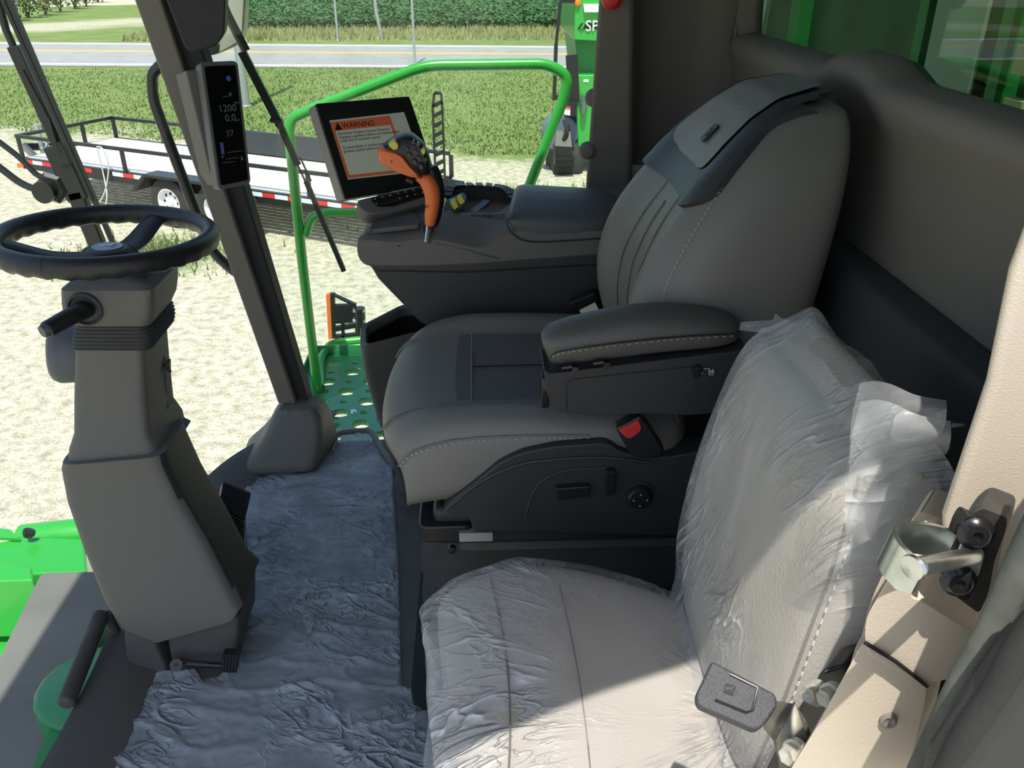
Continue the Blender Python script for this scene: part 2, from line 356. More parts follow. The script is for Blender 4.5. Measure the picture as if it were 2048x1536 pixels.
# grass blades of the lawn and roadside
blade = leafm('grass_blades', (.115, .18, .05), (.20, .26, .09), .7)
mb = MB()
for i in range(30000):
    r = rng.random(); y = 17+14.3*rng.random()**1.2; x = rng.uniform(-y*.64, y*.12)
    e = noise.noise(Vector((x*.4, y*.4, 3)))*2.5
    if y+.28*x+e < 17: continue
    if y > 31.0 and r < .3: continue
    h = rng.uniform(.03, .08); a = rng.uniform(0, 3.14); d = Vector((math.cos(a), math.sin(a), 0))*.02; l = Vector((rng.uniform(-.04, .04), rng.uniform(-.04, .04), h)); c = Vector((x, y, G))
    mb.add([c-d, c+d, c+l], [(0, 1, 2)])
for i in range(5200):           # weeds on the yard
    a = rng.uniform(0, 6.28); q = abs(rng.gauss(0, .6)); 
    c = Vector((-.2+math.cos(a)*q*2, 13.5+math.sin(a)*q*.9, G)) if i < 3600 else Vector((-4.3+math.cos(a)*q, 11+math.sin(a)*q*.8, G))
    h = rng.uniform(.04, .16); d = Vector((rng.uniform(-1, 1), rng.uniform(-1, 1), 0)).normalized()*.015; l = Vector((rng.uniform(-.05, .05), rng.uniform(-.05, .05), h))
    mb.add([c-d, c+d, c+l], [(0, 1, 2)])
single('grass', mb, blade, 'mown grass and weeds between the gravel yard and the road', 'grass', kind='stuff', smooth=False)
# dry verge past the road
dry = leafm('dry_verge_grass', (.22, .26, .08), (.42, .38, .2), 2)
mb = MB()
for i in range(9000):
    x = rng.uniform(-16, 9); y = 41.2 + rng.uniform(0, 6.8) - x*.02*0; c = Vector((x, y, G)); h = rng.uniform(.1, .35)
    d = Vector((rng.uniform(-1, 1), rng.uniform(-1, 1), 0)).normalized()*.05; mb.add([c-d, c+d, c+Vector((rng.uniform(-.1, .1), 0, h))], [(0, 1, 2)])
single('dry_grass', mb, dry, 'dry yellowish verge grass along the far side of the road', 'grass', kind='stuff', smooth=False)
# shrubs in a row, upper left
bark = mat('bark', (.12, .09, .06), .9); shr = leafm('shrub_leaves', (.10, .14, .04), (.22, .26, .10), 5)
def shrub(u, v, h, w_, label):
    c = P(u, v, z=G); t = Thing('shrub', label, 'shrub', c, 'shrubs in a row beyond the road'); mb = MB(); st = MB(); r = random.Random(u)
    for k in range(7):
        a = r.uniform(0, 6.28); e = c+Vector((math.cos(a)*w_*.4, math.sin(a)*w_*.4, h*r.uniform(.6, .95))); st.tube(spline([c, c.lerp(e, .4)+Vector((0, 0, h*.1)), e], 4), [.05*(1-q/9) for q in range(9)], 5)
        for q in range(70):
            p = c.lerp(e, r.uniform(.25, 1.1))+Vector((r.gauss(0, .16)*w_, r.gauss(0, .16)*w_, r.gauss(0, .08)*h)); s = r.uniform(.05, .13)
            A = Vector((r.uniform(-1, 1), r.uniform(-1, 1), r.uniform(-1, 1))).normalized()*s; B = A.orthogonal().normalized()*s*.6; mb.add([p-A, p-B, p+A, p+B], [(0, 1, 2, 3)])
    t.part('branch', st, bark); t.part('foliage', mb, shr, smooth=False)
for u, v, h, w_, l in [(22, 42, 2.3, 1.5, 'leftmost shrub, cut by the edge of the windshield'), (58, 36, 2.3, 1.5, 'second shrub from the left in the row'), (92, 31, 1.9, 1.3, 'small shrub, third from the left'),
                       (122, 25, 2.2, 1.6, 'broad shrub, middle of the row'), (150, 18, 2.0, 1.2, 'shrub just left of the end of the row'), (173, 13, 2.0, 1.3, 'rightmost dark shrub above the dirt track'),
                       (196, 5, 1.4, 1.3, 'low shrub cut by the top of the view')]:
    shrub(u, v, h, w_, l)
# poles
def pole(name, u, v, r, top, m, label, lean=0, cat='pole'):
    c = P(u, v, z=G); mb = MB(); mb.tube([c, c+Vector((lean*.5, 0, top*.5)), c+Vector((lean, 0, top))], [r, r*.9, r*.8], 16); mb.revolve(c, (0, 0, 1), [(0, r*1.35), (.04, r*1.35), (.06, r*1.05)], 16)
    return single(name, mb, m, label, cat)
pole('light_pole', 493, 214, .11, 9, galv, 'thick grey light pole standing in the lawn behind the corner display')
pole('sign_post', 676, 82, .055, 3.6, galv, 'thin straight grey post at the field edge, left of the bent one')
c = P(764, 80, z=G); mb = MB(); mb.tube(spline([c, c+Vector((-.12, 0, .8)), c+Vector((-.2, 0, 1.6)), c+Vector((-.22, 0, 5))], 5), .075, 10)
single('bent_post', mb, galv, 'pale post with a kinked foot at the field edge', 'pole')
pole('roadside_post', 830, 131, .05, 5, galv, 'grey post on the near side of the road with a bracket', .0)
# ================= trailer =================
z = G+.63; A = P(45, 318, z=z); B = P(760, 418, z=z); D = P(222, 276, z=z); Lx = (B-A); Lx.z = 0; Ln = Lx.length; Lx.normalize(); Wy = Vector((-Lx.y, Lx.x, 0))
Wd = (D-A).dot(Wy); UZ = Vector((0, 0, 1))
def T(l, w_, h): return A+Lx*l+Wy*w_+UZ*(h)
tr = Thing('utility_trailer', 'black tandem axle utility trailer with pale plank deck parked on the gravel', 'trailer', T(Ln/2, Wd/2, 0)-UZ*.63)
plank = mat('deck_planks', (.70, .69, .66), .7, var=.06, vscale=3); tyre = mat('tyre', (.035, .034, .033), .85, bump=.3, bscale=60); rimm = mat('wheel_white', (.82, .83, .84), .35)
mb = MB(); np_ = 13
for i in range(np_):
    w0 = .06+(Wd-.12)*i/np_; w1 = .06+(Wd-.12)*(i+1)/np_-.018; mb.prism([T(.06, w0, 0), T(Ln-.06, w0, 0), T(Ln-.06, w1, 0), T(.06, w1, 0)], UZ*.03)
tr.part('deck', mb, plank, smooth=False)
mb = MB()
for w_ in (0, Wd): mb.bar(T(0, w_, -.06), T(Ln, w_, -.06), .07, .17)
for l in (0, Ln, Ln*.25, Ln*.5, Ln*.75): mb.bar(T(l, 0, -.06), T(l, Wd, -.06), .07, .15)
tr.part('frame', mb, blackpaint, bevel=.005)
rh = .36
for w_, l0, l1 in ((0, 0, Ln), (Wd, 0, Ln)):
    mb = MB(); mb.bar(T(l0, w_, rh), T(l1, w_, rh), .05, .05); tr.part('side_rail', mb, blackpaint, bevel=.004)
    for k in range(7):
        l = Ln*k/6; mb = MB(); mb.bar(T(l+.02, w_, .02), T(l+.02, w_, rh-.02), .045, .05, up=Lx); tr.part('rail_post', mb, blackpaint)
mb = MB(); mb.bar(T(0, -.02, rh), T(0, Wd+.02, rh), .05, .05); tr.part('front_rail', mb, blackpaint)
for w_ in (Wd*.36, Wd*.66): mb = MB(); mb.bar(T(0, w_, .02), T(0, w_, rh-.02), .05, .045, up=Lx); tr.part('rail_post', mb, blackpaint)
tape_r = mat('tape_red', (.62, .03, .03), .4); tape_w = mat('tape_white', (.66, .76, .80), .4)
n = 30
for i in range(n):
    a = .06+(Ln-.2)*i/n; b = a+(Ln-.2)/n
    if Ln*.235 < a < Ln*.28 or Ln*.37 < a < Ln*.66: continue
    mb = MB(); mb.prism([T(a, -.037, -.05), T(b, -.037, -.05), T(b, -.037, .01), T(a, -.037, .01)], -Wy*.003); tr.part('reflective_tape', mb, tape_r if i % 2 == 0 else tape_w, smooth=False)
def wheel(l, w_, s):
    c = T(l, w_, -.63+.365); ax = -Wy*s
    mb = MB(); mb.revolve(c, ax, [(-.10, .20), (-.105, .30), (-.09, .35), (-.05, .365), (.05, .365), (.09, .35), (.105, .30), (.10, .21), (.06, .205), (-.08, .205)], 36); tw = tr.part('tyre', mb, tyre)
    mb = MB(); mb.revolve(c, ax, [(-.06, .195), (.098, .208), (.10, .195), (.06, .18), (.035, .15), (.05, .09), (.06, .055), (.10, .05), (.105, .03), (.106, 0)], 36); r = tr.part('wheel_rim', mb, rimm, tw)
    u = ax.orthogonal().normalized(); v = ax.cross(u)
    for k in range(8):
        mb = MB(); a = k*math.pi/4; p = c+(u*math.cos(a)+v*math.sin(a))*.125+ax*.035; mb.cyl(p, p+ax*.012, .022, 10); tr.part('rim_hole', mb, black, tw)
wl = (PP(345, 388, T(0, -.16, 0), Wy)-A).dot(Lx)
for dl in (0, .88): wheel(wl+dl, -.16, 1); wheel(wl+dl, Wd+.16, -1)
for s, w_ in ((1, -.16), (-1, Wd+.16)):   # angular mudguard over both wheels
    prof = [(-.62, -.12), (-.34, .13), (1.22, .13), (1.50, -.12), (1.44, -.14), (1.19, .09), (-.31, .09), (-.56, -.14)]
    mb = MB(); mb.prism([T(wl+a, w_-s*.16, b) for a, b in prof], Wy*.27*s); tr.part('mudguard', mb, blackpaint, smooth=False)
# coupling, chains and jack at the front
mb = MB(); mb.bar(T(0, Wd*.15, -.08), T(-1.2, Wd*.5, -.08), .06, .12); mb.bar(T(0, Wd*.85, -.08), T(-1.2, Wd*.5, -.08), .06, .12); tr.part('drawbar', mb, blackpaint)
mb = MB(); mb.cyl(T(-.75, Wd*.5, -.55), T(-.75, Wd*.5, .35), .04); mb.cyl(T(-.75, Wd*.5, .3), T(-.55, Wd*.5, .38), .015); tr.part('jack', mb, galv)
mb = MB()
for k in range(2): mb.tube(spline([T(-.25, Wd*(.3+.3*k), .05), T(-.4, Wd*(.35+.2*k), -.12), T(-.6, Wd*.5, .04), T(-.35, Wd*(.4+.2*k), .16), T(-.2, Wd*.45, .02)], 8), .018, 6)
tr.part('safety_chain', mb, zinc)
mb = MB(); mb.box((-.03, -.02, -.02), (.03, .02, .02)); c = T(-.0, -.05, -.09); mb.v = [tuple(Vector(p)*1.6+c) for p in mb.v]; tr.part('marker_light', mb, orange)
# upright ramp at the rear far corner
C2 = P(872, 376, z=z); up = UZ+Lx*.0
rd = P(905, 378, z=z)-C2; rd = Vector((1, .0, 0)); mb = MB(); H = P(875, 186, y=C2.y).z-z
mb.bar(C2, C2+UZ*H*.86, .03, .05, up=(0, 1, 0)); mb.bar(C2+rd*.13, C2+rd*.13+UZ*H*.86, .03, .05, up=(0, 1, 0))
mb.bar(C2+UZ*H*.86, C2+rd*.03+UZ*H, .03, .04, up=(0, 1, 0)); mb.bar(C2+rd*.13+UZ*H*.86, C2+rd*.12+UZ*H, .03, .04, up=(0, 1, 0)); mb.bar(C2+rd*.03+UZ*H, C2+rd*.12+UZ*H, .04, .04)
for k in range(9): mb.bar(C2+UZ*(.06+H*.82*k/8), C2+rd*.13+UZ*(.12+H*.82*k/8), .04, .05)
tr.part('loading_ramp', mb, blackpaint)
mb = MB(); mb.prism([C2+rd*.12+UZ*-.05, C2+rd*.42+UZ*-.02, C2+rd*.40+UZ*.08, C2+rd*.12+UZ*.13], Vector((0, .05, 0))); tr.part('ramp_foot', mb, blackpaint)
mb = MB(); mb.prism([T(Ln*.40, Wd-.05, .05), T(Ln*.83, Wd-.05, .05), T(Ln*.83, Wd-.05, .40), T(Ln*.40, Wd-.05, .40)], -Wy*.06); tr.part('folded_ramp', mb, mat('blue_black_paint', (.03, .035, .045), .4), bevel=.01)
# loose grey cable hanging over the near rail
mb = MB(); c = T(Ln*.27, -.05, rh); mb.tube(spline([c, c+Lx*.12-UZ*.02, c+Lx*.16-UZ*.3, c+Lx*.0-UZ*.75-Wy*.1, c-Lx*.35-UZ*1.0-Wy*.2], 8), .011, 8)
mb.tube(spline([c-UZ*.02, c+Lx*.02-UZ*.4, c+Lx*.1-UZ*.75-Wy*.1, c-Lx*.05-UZ*1.08-Wy*.2], 8), .011, 8)
single('cable', mb, mat('cable_grey', (.5, .5, .47), .6), 'thin pale cable dangling over the near rail of the trailer', 'cable')
# ================= green grain cart at the right =================
y0 = 15.4; gc = Thing('grain_cart', 'tall green farm machine with amber lights and black fittings, right of the handrail', 'farm machine', (2.6, 16.5, G))
def W(u, v, y=y0): return P(u, v, y=y)
d = Vector((0, 2.6, 0))
mb = MB(); mb.prism([W(1152, -60), W(1290, -60), W(1290, 88), W(1148, 80)], d); gc.part('upper_body', mb, green, bevel=.02)
mb = MB(); mb.prism([W(1150, 80, y0+.35), W(1290, 84, y0+.35), W(1290, 150, y0+.35), W(1158, 150, y0+.35)], Vector((0, 2, 0))); gc.part('middle_body', mb, greend)
mb = MB(); mb.prism([W(1150, 150), W(1290, 150), W(1290, 300), W(1156, 295)], Vector((0, 1.6, 0))); gc.part('lower_body', mb, green, bevel=.02)
mb = MB(); mb.prism([W(1166, 8), W(1290, 8), W(1290, 24), W(1168, 24)], Vector((0, -.06, 0))); gc.part('white_stripe', mb, white)
mb = MB(); mb.prism([W(1163, 46), W(1290, 46), W(1290, 58), W(1155, 58)], Vector((0, -.015, 0))); gc.part('name_band', mb, black)
X_ = (W(1250, 50)-W(1170, 50)).normalized()
tx = text('SP', .24, W(1170, 52.5)+Vector((0, -.02, 0)), (1, 0, 0), (0, 0, 1), .004, 'LEFT'); gc.part('lettering', tx, white, smooth=False)
mb = MB(); mb.prism([W(1160, 58, y0-.02), W(1165, 58, y0-.02), W(1171, 46, y0-.02), W(1167, 46, y0-.02)], Vector((0, -.01, 0))); gc.part('stripe', mb, green)
for u, v in ((1155, 6), (1115, 327)): mb = MB(); c = W(u, v); mb.revolve(c, (0, -1, 0), [(0, .05), (.03, .05), (.05, .035), (.055, 0)], 16); gc.part('amber_light', mb, mat('amber_lens', (.85, .18, .02), .3))
mb = MB(); mb.bar(W(1121, 2), W(1112, 90), .07, .05); mb.bar(W(1112, 88), W(1108, 200), .09, .06); mb.bar(W(1121, 2), W(1150, 3), .05, .05); mb.bar(W(1112, 195), W(1128, 190), .08, .08); gc.part('folding_arm', mb, blackpaint)
mb = MB(); mb.bar(W(1143, 110), W(1148, 205), .07, .2); mb.bar(W(1130, 215), W(1152, 215), .3, .25); gc.part('bracket', mb, black)
mb = MB(); mb.prism([W(1130, 213, y0-.16), W(1141, 214, y0-.16), W(1140, 231, y0-.16), W(1128, 229, y0-.16)], Vector((0, -.01, 0))); gc.part('decal', mb, white)
mb = MB(); mb.prism([W(1131, 211.5, y0-.175), W(1141, 212.5, y0-.175), W(1141, 217, y0-.175), W(1130.5, 216, y0-.175)], Vector((0, -.01, 0))); gc.part('decal_band', mb, red)
mb = MB(); mb.revolve(W(1128, 318, y0+.4), (1, .1, 0), [(-.25, .3), (-.27, .42), (-.2, .5), (.2, .5), (.27, .42), (.25, .3)], 30); gc.part('tyre', mb, tyre)
mb = MB(); mb.revolve(W(1122, 262, y0+.3), (.1, 1, 0), [(-.2, .16), (-.22, .3), (-.15, .34), (.1, .34), (.15, .3)], 24); gc.part('hose_reel', mb, mat('blue_grey_paint', (.13, .17, .25), .5))
dia = mat('diamond_plate', (.35, .36, .37), .35, .8, bump=1, bscale=30)
mb = MB(); mb.prism([W(1113, 262, y0-.3), W(1141, 262, y0-.3), W(1144, 294, y0-.3), W(1110, 292, y0-.3)], Vector((0, .1, 0))); gc.part('tread_plate', mb, dia)
mb = MB(); mb.prism([W(1110, 292, y0-.3), W(1144, 294, y0-.3), W(1148, 330, y0-.3), W(1110, 332, y0-.3)], Vector((0, .25, 0))); mb.bar(W(1110, 318, y0-.32), W(1150, 316, y0-.32), .03, .05); gc.part('step_box', mb, black)
mb = MB(); mb.tube(spline([W(1128, 240, y0-.3), W(1133, 262, y0-.35), W(1127, 280, y0-.3), W(1134, 272, y0-.3), W(1136, 250, y0-.3), W(1146, 300, y0-.2)], 6), .03, 8); gc.part('hoses', mb, rubber)
mb = MB(); mb.cyl(W(1169, 190, y0-.08), W(1166, 226, y0-.08), .055); gc.part('manual_holder', mb, mat('slate_grey', (.10, .14, .13), .5))
mb = MB(); mb.prism([W(1167, 159), W(1177, 159), W(1177, 164), W(1167, 164)], Vector((0, -.01, 0))); gc.part('decal', mb, white)
# ================= cab shell =================
ZT = 1.74
base = [(-.80, .42, 0), (-.80, .8, 0), (-.785, 1.05, 0), (-.785, 1.25, 0), (-.80, 1.45, 0), (-.80, 1.7, 0), (-.748, 1.96, .0), (-.67, 2.11, 0), (-.60, 2.17, 0)]
top = [(-1.0, .42, ZT), (-1.06, .8, ZT), (-1.08, 1.05, ZT), (-1.08, 1.25, ZT), (-1.06, 1.45, ZT), (-1.0, 1.7, ZT), (-.88, 1.93, ZT), (-.78, 2.03, ZT), (-.72, 2.07, ZT)]
sb, st_ = spline(base, 5), spline(top, 5)
mb = MB(); mb.loft([sb, [a.lerp(b, .5) for a, b in zip(sb, st_)], st_], False, False)
wn = struct('window_1', mb, glassm, label='curved front windshield')
mb = MB(); mb.tube([p+Vector((0, 0, .0)) for p in sb], .009, 8, flat=1.0); struct('gasket', mb, rubber, wn)
# right-hand pane, between the corner post and the rear post
mb = MB(); mb.prism([P(600, 820, y=2.2), P(1235, 600, y=2.2), P(1200, 100, y=2.14)+Vector((.02, 0, .6)), P(355, 0, y=2.09)+Vector((-.06, 0, .5))], (0, .005, 0)); struct('window_2', mb, glassm, label='right side pane', smooth=False)
# floor
fl = [(-.79, .40), (-.79, 1.3), (-.80, 1.6), (-.75, 1.94), (-.67, 2.1), (-.56, 2.18), (-.3, 2.2), (.7, 2.2), (.7, .40)]
mb = MB(); mb.prism([Vector((x, y, -.06)) for x, y in fl], (0, 0, .06)); struct('floor', mb, floorm)
# roof with lining
mb = MB(); mb.prism(spline([(-1.12, 0, ZT), (-.5, .03, ZT), (-.1, .13, ZT), (.12, .22, ZT), (.30, .27, ZT), (.80, .29, ZT)], 4)+[Vector((.80, 2.17, ZT)), Vector((-.75, 2.17, ZT)), Vector((-1.12, 1.8, ZT))], (0, 0, .16)); struct('ceiling', mb, gplastic, bevel=.03)
# right corner post
def pr(ul, ur, v, y, d): 
    a, b = P(ul, v, y=y), P(ur, v, y=y); D = Vector((0, d, 0)); return [a, b, b+D, a+D]
def ext(r0, r1, z):
    out = []
    for a, b in zip(r0, r1): t = (z-a.z)/(b.z-a.z); out.append(a.lerp(b, t))
    return out
gp = [pr(556, 592, 808, 2.12, .05), pr(268, 322, 0, 2.0, .05)]
mb = MB(); mb.loft([gp[0], ext(gp[0], gp[1], .7), ext(gp[0], gp[1], ZT)]); cp1 = struct('wall_corner_post', mb, wallm, bevel=.006)
gp = [pr(590, 620, 812, 2.14, .06), pr(320, 374, 0, 2.02, .06)]
mb = MB(); mb.loft([gp[0], ext(gp[0], gp[1], .7), ext(gp[0], gp[1], ZT)]); struct('door_seal', mb, rubber, cp1, bevel=.006)
# flared plastic foot of the corner post
def ring(pts, z): return rounded([Vector((x, y, z)) for x, y in pts], .03, 4)
mb = MB()
t0 = [P(545, 815, y=2.08), P(634, 822, y=2.08)]
tops = ring([(t0[0].x, 2.09), (t0[1].x, 2.09), (t0[1].x, 2.2), (t0[0].x, 2.2)], t0[0].z)
b1 = ring([(-.66, 2.02), (-.475, 2.02), (-.43, 2.2), (-.68, 2.2)], .035); b2 = ring([(-.70, 1.96), (-.455, 1.98), (-.41, 2.2), (-.72, 2.2)], .004)
mid = ring([(t0[0].x-.03, 2.065), (t0[1].x+.02, 2.065), (t0[1].x+.03, 2.2), (t0[0].x-.03, 2.2)], .09)
mb.loft([tops, mid, b1, b2]); struct('trim_1', mb, gplastic, sub=1, ang=60)
# sill moulding along the foot of the windshield
mb = MB(); rings = []
for i, p in enumerate(sb[:36]):
    q = Vector((.12, 0, 0)) if i < 30 else Vector((.09, -.06, 0)); rings.append([p+Vector((.012, 0, .0)), p+Vector((.014, 0, .05)), p+q*.3+Vector((0, 0, .048)), p+q+Vector((0, 0, .008)), p+q])
mb.loft(rings); struct('trim_2', mb, gplastic2, ang=50)
# door step at the far side by the platform
mb = MB(); mb.tube(bend([P(664, 905, z=.008), P(672, 866, z=.008), P(742, 860, z=.008), P(768, 908, z=.008), P(795, 940, z=.008)], .03), .009, 10); struct('trim_3', mb, gplastic, ang=60)
# rear pillar of the far side
mb = MB(); r0 = [P(1168, 400, y=2.08), P(1262, 372, y=2.08)]; a, b = r0; D = Vector((.035, .1, 0)); t = [P(1196, 0, y=2.03), P(1266, 0, y=2.03)]
R0 = [a, b, b+D, a+D]; R1 = [t[0], t[1], t[1]+D, t[0]+D]; mb.loft([ext(R0, R1, .55), R0, ext(R0, R1, 1.0), R1, ext(R0, R1, ZT)]); struct('wall_rear_post', mb, wallm, bevel=.012, seg=3)
for v in (195, 300):
    mb = MB(); c = P(1188-(v-195)*.12, v, y=2.08); mb.revolve(c, (-.25, -1, 0), [(0, .021), (.014, .020), (.020, .014), (.022, 0)], 20); struct('post_bumper', mb, wallm, bpy.data.objects['wall_rear_post'])
mb = MB(); c = P(1222, -3, y=2.0); mb.revolve(c, (0, -1, 0), [(0, .022), (.02, .022), (.03, .012), (.031, 0)], 20); single('warning_lamp', mb, red, 'small red knob at the top of the rear pillar', 'lamp')
# far side panel and rear wall in one moulding, window opening in the rear wall
XR = .62; zb = 1.115
plan = spline([(.34, 2.17), (.42, 2.22), (.52, 2.235), (.575, 2.22), (.61, 2.18), (XR, 2.10), (XR, 1.8), (XR, 1.4), (XR, 1.0), (XR, .42)], 16)
def col(p, prof): return [Vector((p.x+dx, p.y, z)) for dx, z in prof]
def wprof(y):
    bump = .026*math.exp(-((y-1.42)/.10)**4)       # raised hump at the window's lower edge
    zt = zb+bump
    return [(0, 0), (0, .5), (0, .78), (0, .815), (0, .835), (0, .95), (-.004, zt-.06), (-.022, zt-.03), (-.028, zt-.012), (-.018, zt+.004), (.03, zt+.01), (.06, zt)]
mb = MB(); i0 = next(i for i, p in enumerate(plan) if p.y < 1.95)
P3 = [Vector((p[0], p[1], 0)) for p in plan]
rows = []
for p in P3: rows.append(col(p, wprof(p.y) if p.y < 2.125 and p.x > .6 else [(0, b) for b in (0, .5, .78, .815, .835, .95, 1.1, 1.2, 1.3, 1.4, 1.55, ZT)]))
# blend the profile in at the corner
for k, p in enumerate(P3):
    f = min(1, max(0, (2.24-p.y)/.16)); rows[k] = [Vector((p.x+(q.x-p.x)*f, q.y, q.z)) for q in rows[k]]
mb.loft(rows, False, False); wr = struct('wall_rear', mb, wallm, ang=70, solid=.012)
mb = MB(); mb.box((XR, .42, 1.6), (XR+.05, 2.14, ZT)); mb.box((XR, .40, zb-.02), (XR+.05, .52, ZT)); struct('wall_rear_top', mb, wallm)
mb = MB(); mb.box((XR+.045, .42, zb-.05), (XR+.05, 2.16, 1.72)); struct('window_3', mb, glassr, label='tinted rear window pane', smooth=False)
mb = MB(); mb.prism([(XR-.002, .42, 0), (XR-.058, .42, 0), (XR-.058, .42, .84), (XR-.05, .42, .86), (XR-.03, .42, .868), (XR-.002, .42, .87)], (0, 1.66, 0)); struct('trim_11', mb, mat('rear_lower_trim', (.045, .047, .048), .6, bump=.2, bscale=500), bevel=.006)
# shelf beside the console at the far side
mb = MB(); mb.prism(rounded([P(1140, 418, z=.79), P(1185, 385, z=.80), P(1250, 360, z=.80), P(1330, 362, z=.80), P(1330, 420, z=.80)], .03), (0, 0, -.06)); struct('trim_4', mb, mat('blue_grey_trim', (.10, .115, .12), .6, bump=.25, bscale=600), bevel=.01)
mb = MB(); c = P(1283, 352, z=.80); mb.revolve(c, UZ, [(0, .04), (.035, .04), (.035, .034), (.01, .03), (.01, 0)], 28); single('cup_holder', mb, gplastic, 'small round grey cup ring on the far side shelf behind the seat', 'cup holder')
# view out of the rear window: grain tank and its panels
gt = Thing('grain_tank', 'green grain tank and panels seen through the rear window', 'grain tank', (1.4, 1.6, .6))
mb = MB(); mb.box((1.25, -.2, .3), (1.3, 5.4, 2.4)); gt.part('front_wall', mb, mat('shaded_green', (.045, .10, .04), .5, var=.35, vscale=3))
for y0_, w_ in ((4.1, .25), (3.4, .1), (2.42, .05), (2.02, .045), (1.15, .05)): mb = MB(); mb.box((1.20, y0_, .3), (1.25, y0_+w_, 2.4)); gt.part('rib', mb, greend)
mb = MB(); mb.box((1.19, 2.12, .9), (1.20, 2.36, 2.4)); gt.part('side_window', mb, mat('pale_panel', (.30, .36, .31), .4))
for k in range(6): mb = MB(); mb.box((1.17, 1.86, .95+.11*k), (1.2, 1.93, 1.01+.11*k)); gt.part('decal', mb, mat('pale_yellow', (.55, .52, .30), .5))
mb = MB(); mb.box((1.0, -.2, .98), (1.24, 1.25, 1.06)); mb.box((1.12, .2, 1.25), (1.24, 1.7, 1.32)); gt.part('ledge', mb, mat('dark_green_paint', (.02, .08, .03), .4))
mb = MB(); mb.revolve((1.2, 1.25, 1.38), (1, 0, 0), [(0, .16), (.03, .16), (.04, .12)], 24); mb.revolve((1.2, .95, 1.33), (1, 0, 0), [(0, .13), (.03, .13)], 24); gt.part('round_cover', mb, mat('dark_green_paint', (.02, .08, .03), .4))
# ================= near door frame =================
yN = .45
mb = MB(); o = [Vector((.62, yN, 1.74)), Vector((.44, yN, 1.74)), P(2130, 220, y=yN), P(2010, 545, y=yN), P(1965, 770, y=yN), P(1876, 1040, y=yN), P(1880, 1160, y=yN), Vector((.40, yN, .75)), Vector((.42, yN, 0)), Vector((.62, yN, 0))]
mb.prism(o, (.028, .035, 0)); struct('wall_door_post', mb, tanm, bevel=.012, seg=3)
def outl(pts, y, r=0, n=4):
    q = [P(u, v, y=y) for u, v in pts]; return rounded(q, r, n) if r else q
def side(pts, y, d, r=0): return MB().prism(outl(pts, y, r), (0, d, 0))
# ================= steering column =================
sc = Thing('steering_column', 'grey steering column with black wheel, rubber bellows and stalk', 'steering column', (-.60, 1.40, 0))
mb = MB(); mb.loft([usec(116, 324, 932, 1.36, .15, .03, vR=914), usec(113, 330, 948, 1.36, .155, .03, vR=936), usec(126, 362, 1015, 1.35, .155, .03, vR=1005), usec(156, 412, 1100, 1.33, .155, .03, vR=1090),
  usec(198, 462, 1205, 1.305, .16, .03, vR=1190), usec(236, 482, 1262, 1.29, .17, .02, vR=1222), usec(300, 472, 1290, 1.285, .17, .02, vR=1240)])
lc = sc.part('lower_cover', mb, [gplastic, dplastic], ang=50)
for q_ in lc.data.polygons: q_.material_index = 1 if q_.normal.x > .80 else 0  # right-hand faces take the darker plastic: their shade is put into the colour
mb = MB(); mb.tube([P(116, 952, y=1.358), P(222, 944, y=1.3575), P(332, 940, y=1.358)], .0012, 6)
mb = MB(); mb.loft([usec(146, 286, 700, 1.40, .14, .015), usec(142, 291, 800, 1.39, .155, .02), usec(142, 296, 872, 1.385, .165, .02), usec(130, 312, 905, 1.375, .18, .025), usec(127, 318, 940, 1.37, .185, .025)])
sc.part('upper_cover', mb, gplastic, ang=50)
mb = MB(); rr = []
for k in range(15):
    t = k/14; z_ = 652+52*t; e = (4 if k % 2 else 0); rr.append(usec(150-10*math.sin(t*2.2)-e, 290-4*t+12*math.sin(t*2.2)+e, z_, 1.402-(.003 if k % 2 else 0), .145+(.006 if k % 2 else 0), .02))
mb.loft(rr); sc.part('bellows', mb, mat('bellows_grey', (.06, .058, .052), .6), ang=25)
mb = MB(); mb.loft([usec(150, 285, 556, 1.41, .11, .02), usec(134, 296, 568, 1.398, .135, .02), usec(116, 304, 582, 1.388, .155, .018), usec(117, 304, 612, 1.386, .158, .018), usec(121, 302, 638, 1.388, .155, .018), usec(148, 298, 653, 1.395, .14, .018)])
hd = sc.part('column_head', mb, gplastic, ang=28)
c = P(170, 618, y=1.386)
mb = MB(); mb.revolve(c, (0, -1, 0), [(-.005, .030), (.004, .030), (.006, .026), (.001, .025), (.0, 0)], 28); sk_ = sc.part('stalk', MB().tube(bend([c, P(150, 628, y=1.355), P(92, 660, y=1.31)], .01), [.019]*2+[.018]*5+[.0165], 20, flat=.8), black, bevel=.003)
sc.part('collar', mb, dplastic, sk_)
mb = MB(); mb.cyl(P(92, 660, y=1.31), P(84, 664, y=1.304), .0125, 16, .010); sc.part('end_button', mb, mat('dark_grey_button', (.06, .06, .07), .4), sk_)
mb = MB(); mb.revolve(P(160, 707, y=1.50), (-.85, -.25, .1), [(-.03, .055), (.035, .055), (.046, .05), (.052, .04), (.053, 0)], 32); sc.part('wiper_motor_cover', mb, mat('blue_grey_plastic', (.095, .10, .115), .5, bump=.2, bscale=700))
mb = MB(); mb.tube([P(314, 690, y=1.5), P(325, 715, y=1.5), P(341, 744, y=1.5)], [.004, .004, .003], 8); sc.part('tilt_lever', mb, black)
mb = MB(); mb.loft([usec(296, 330, 735, 1.49, .04, .006), usec(296, 331, 800, 1.49, .04, .006), usec(300, 340, 850, 1.49, .05, .006), usec(300, 365, 870, 1.48, .06, .006)]); sc.part('rear_cover', mb, gplastic2)
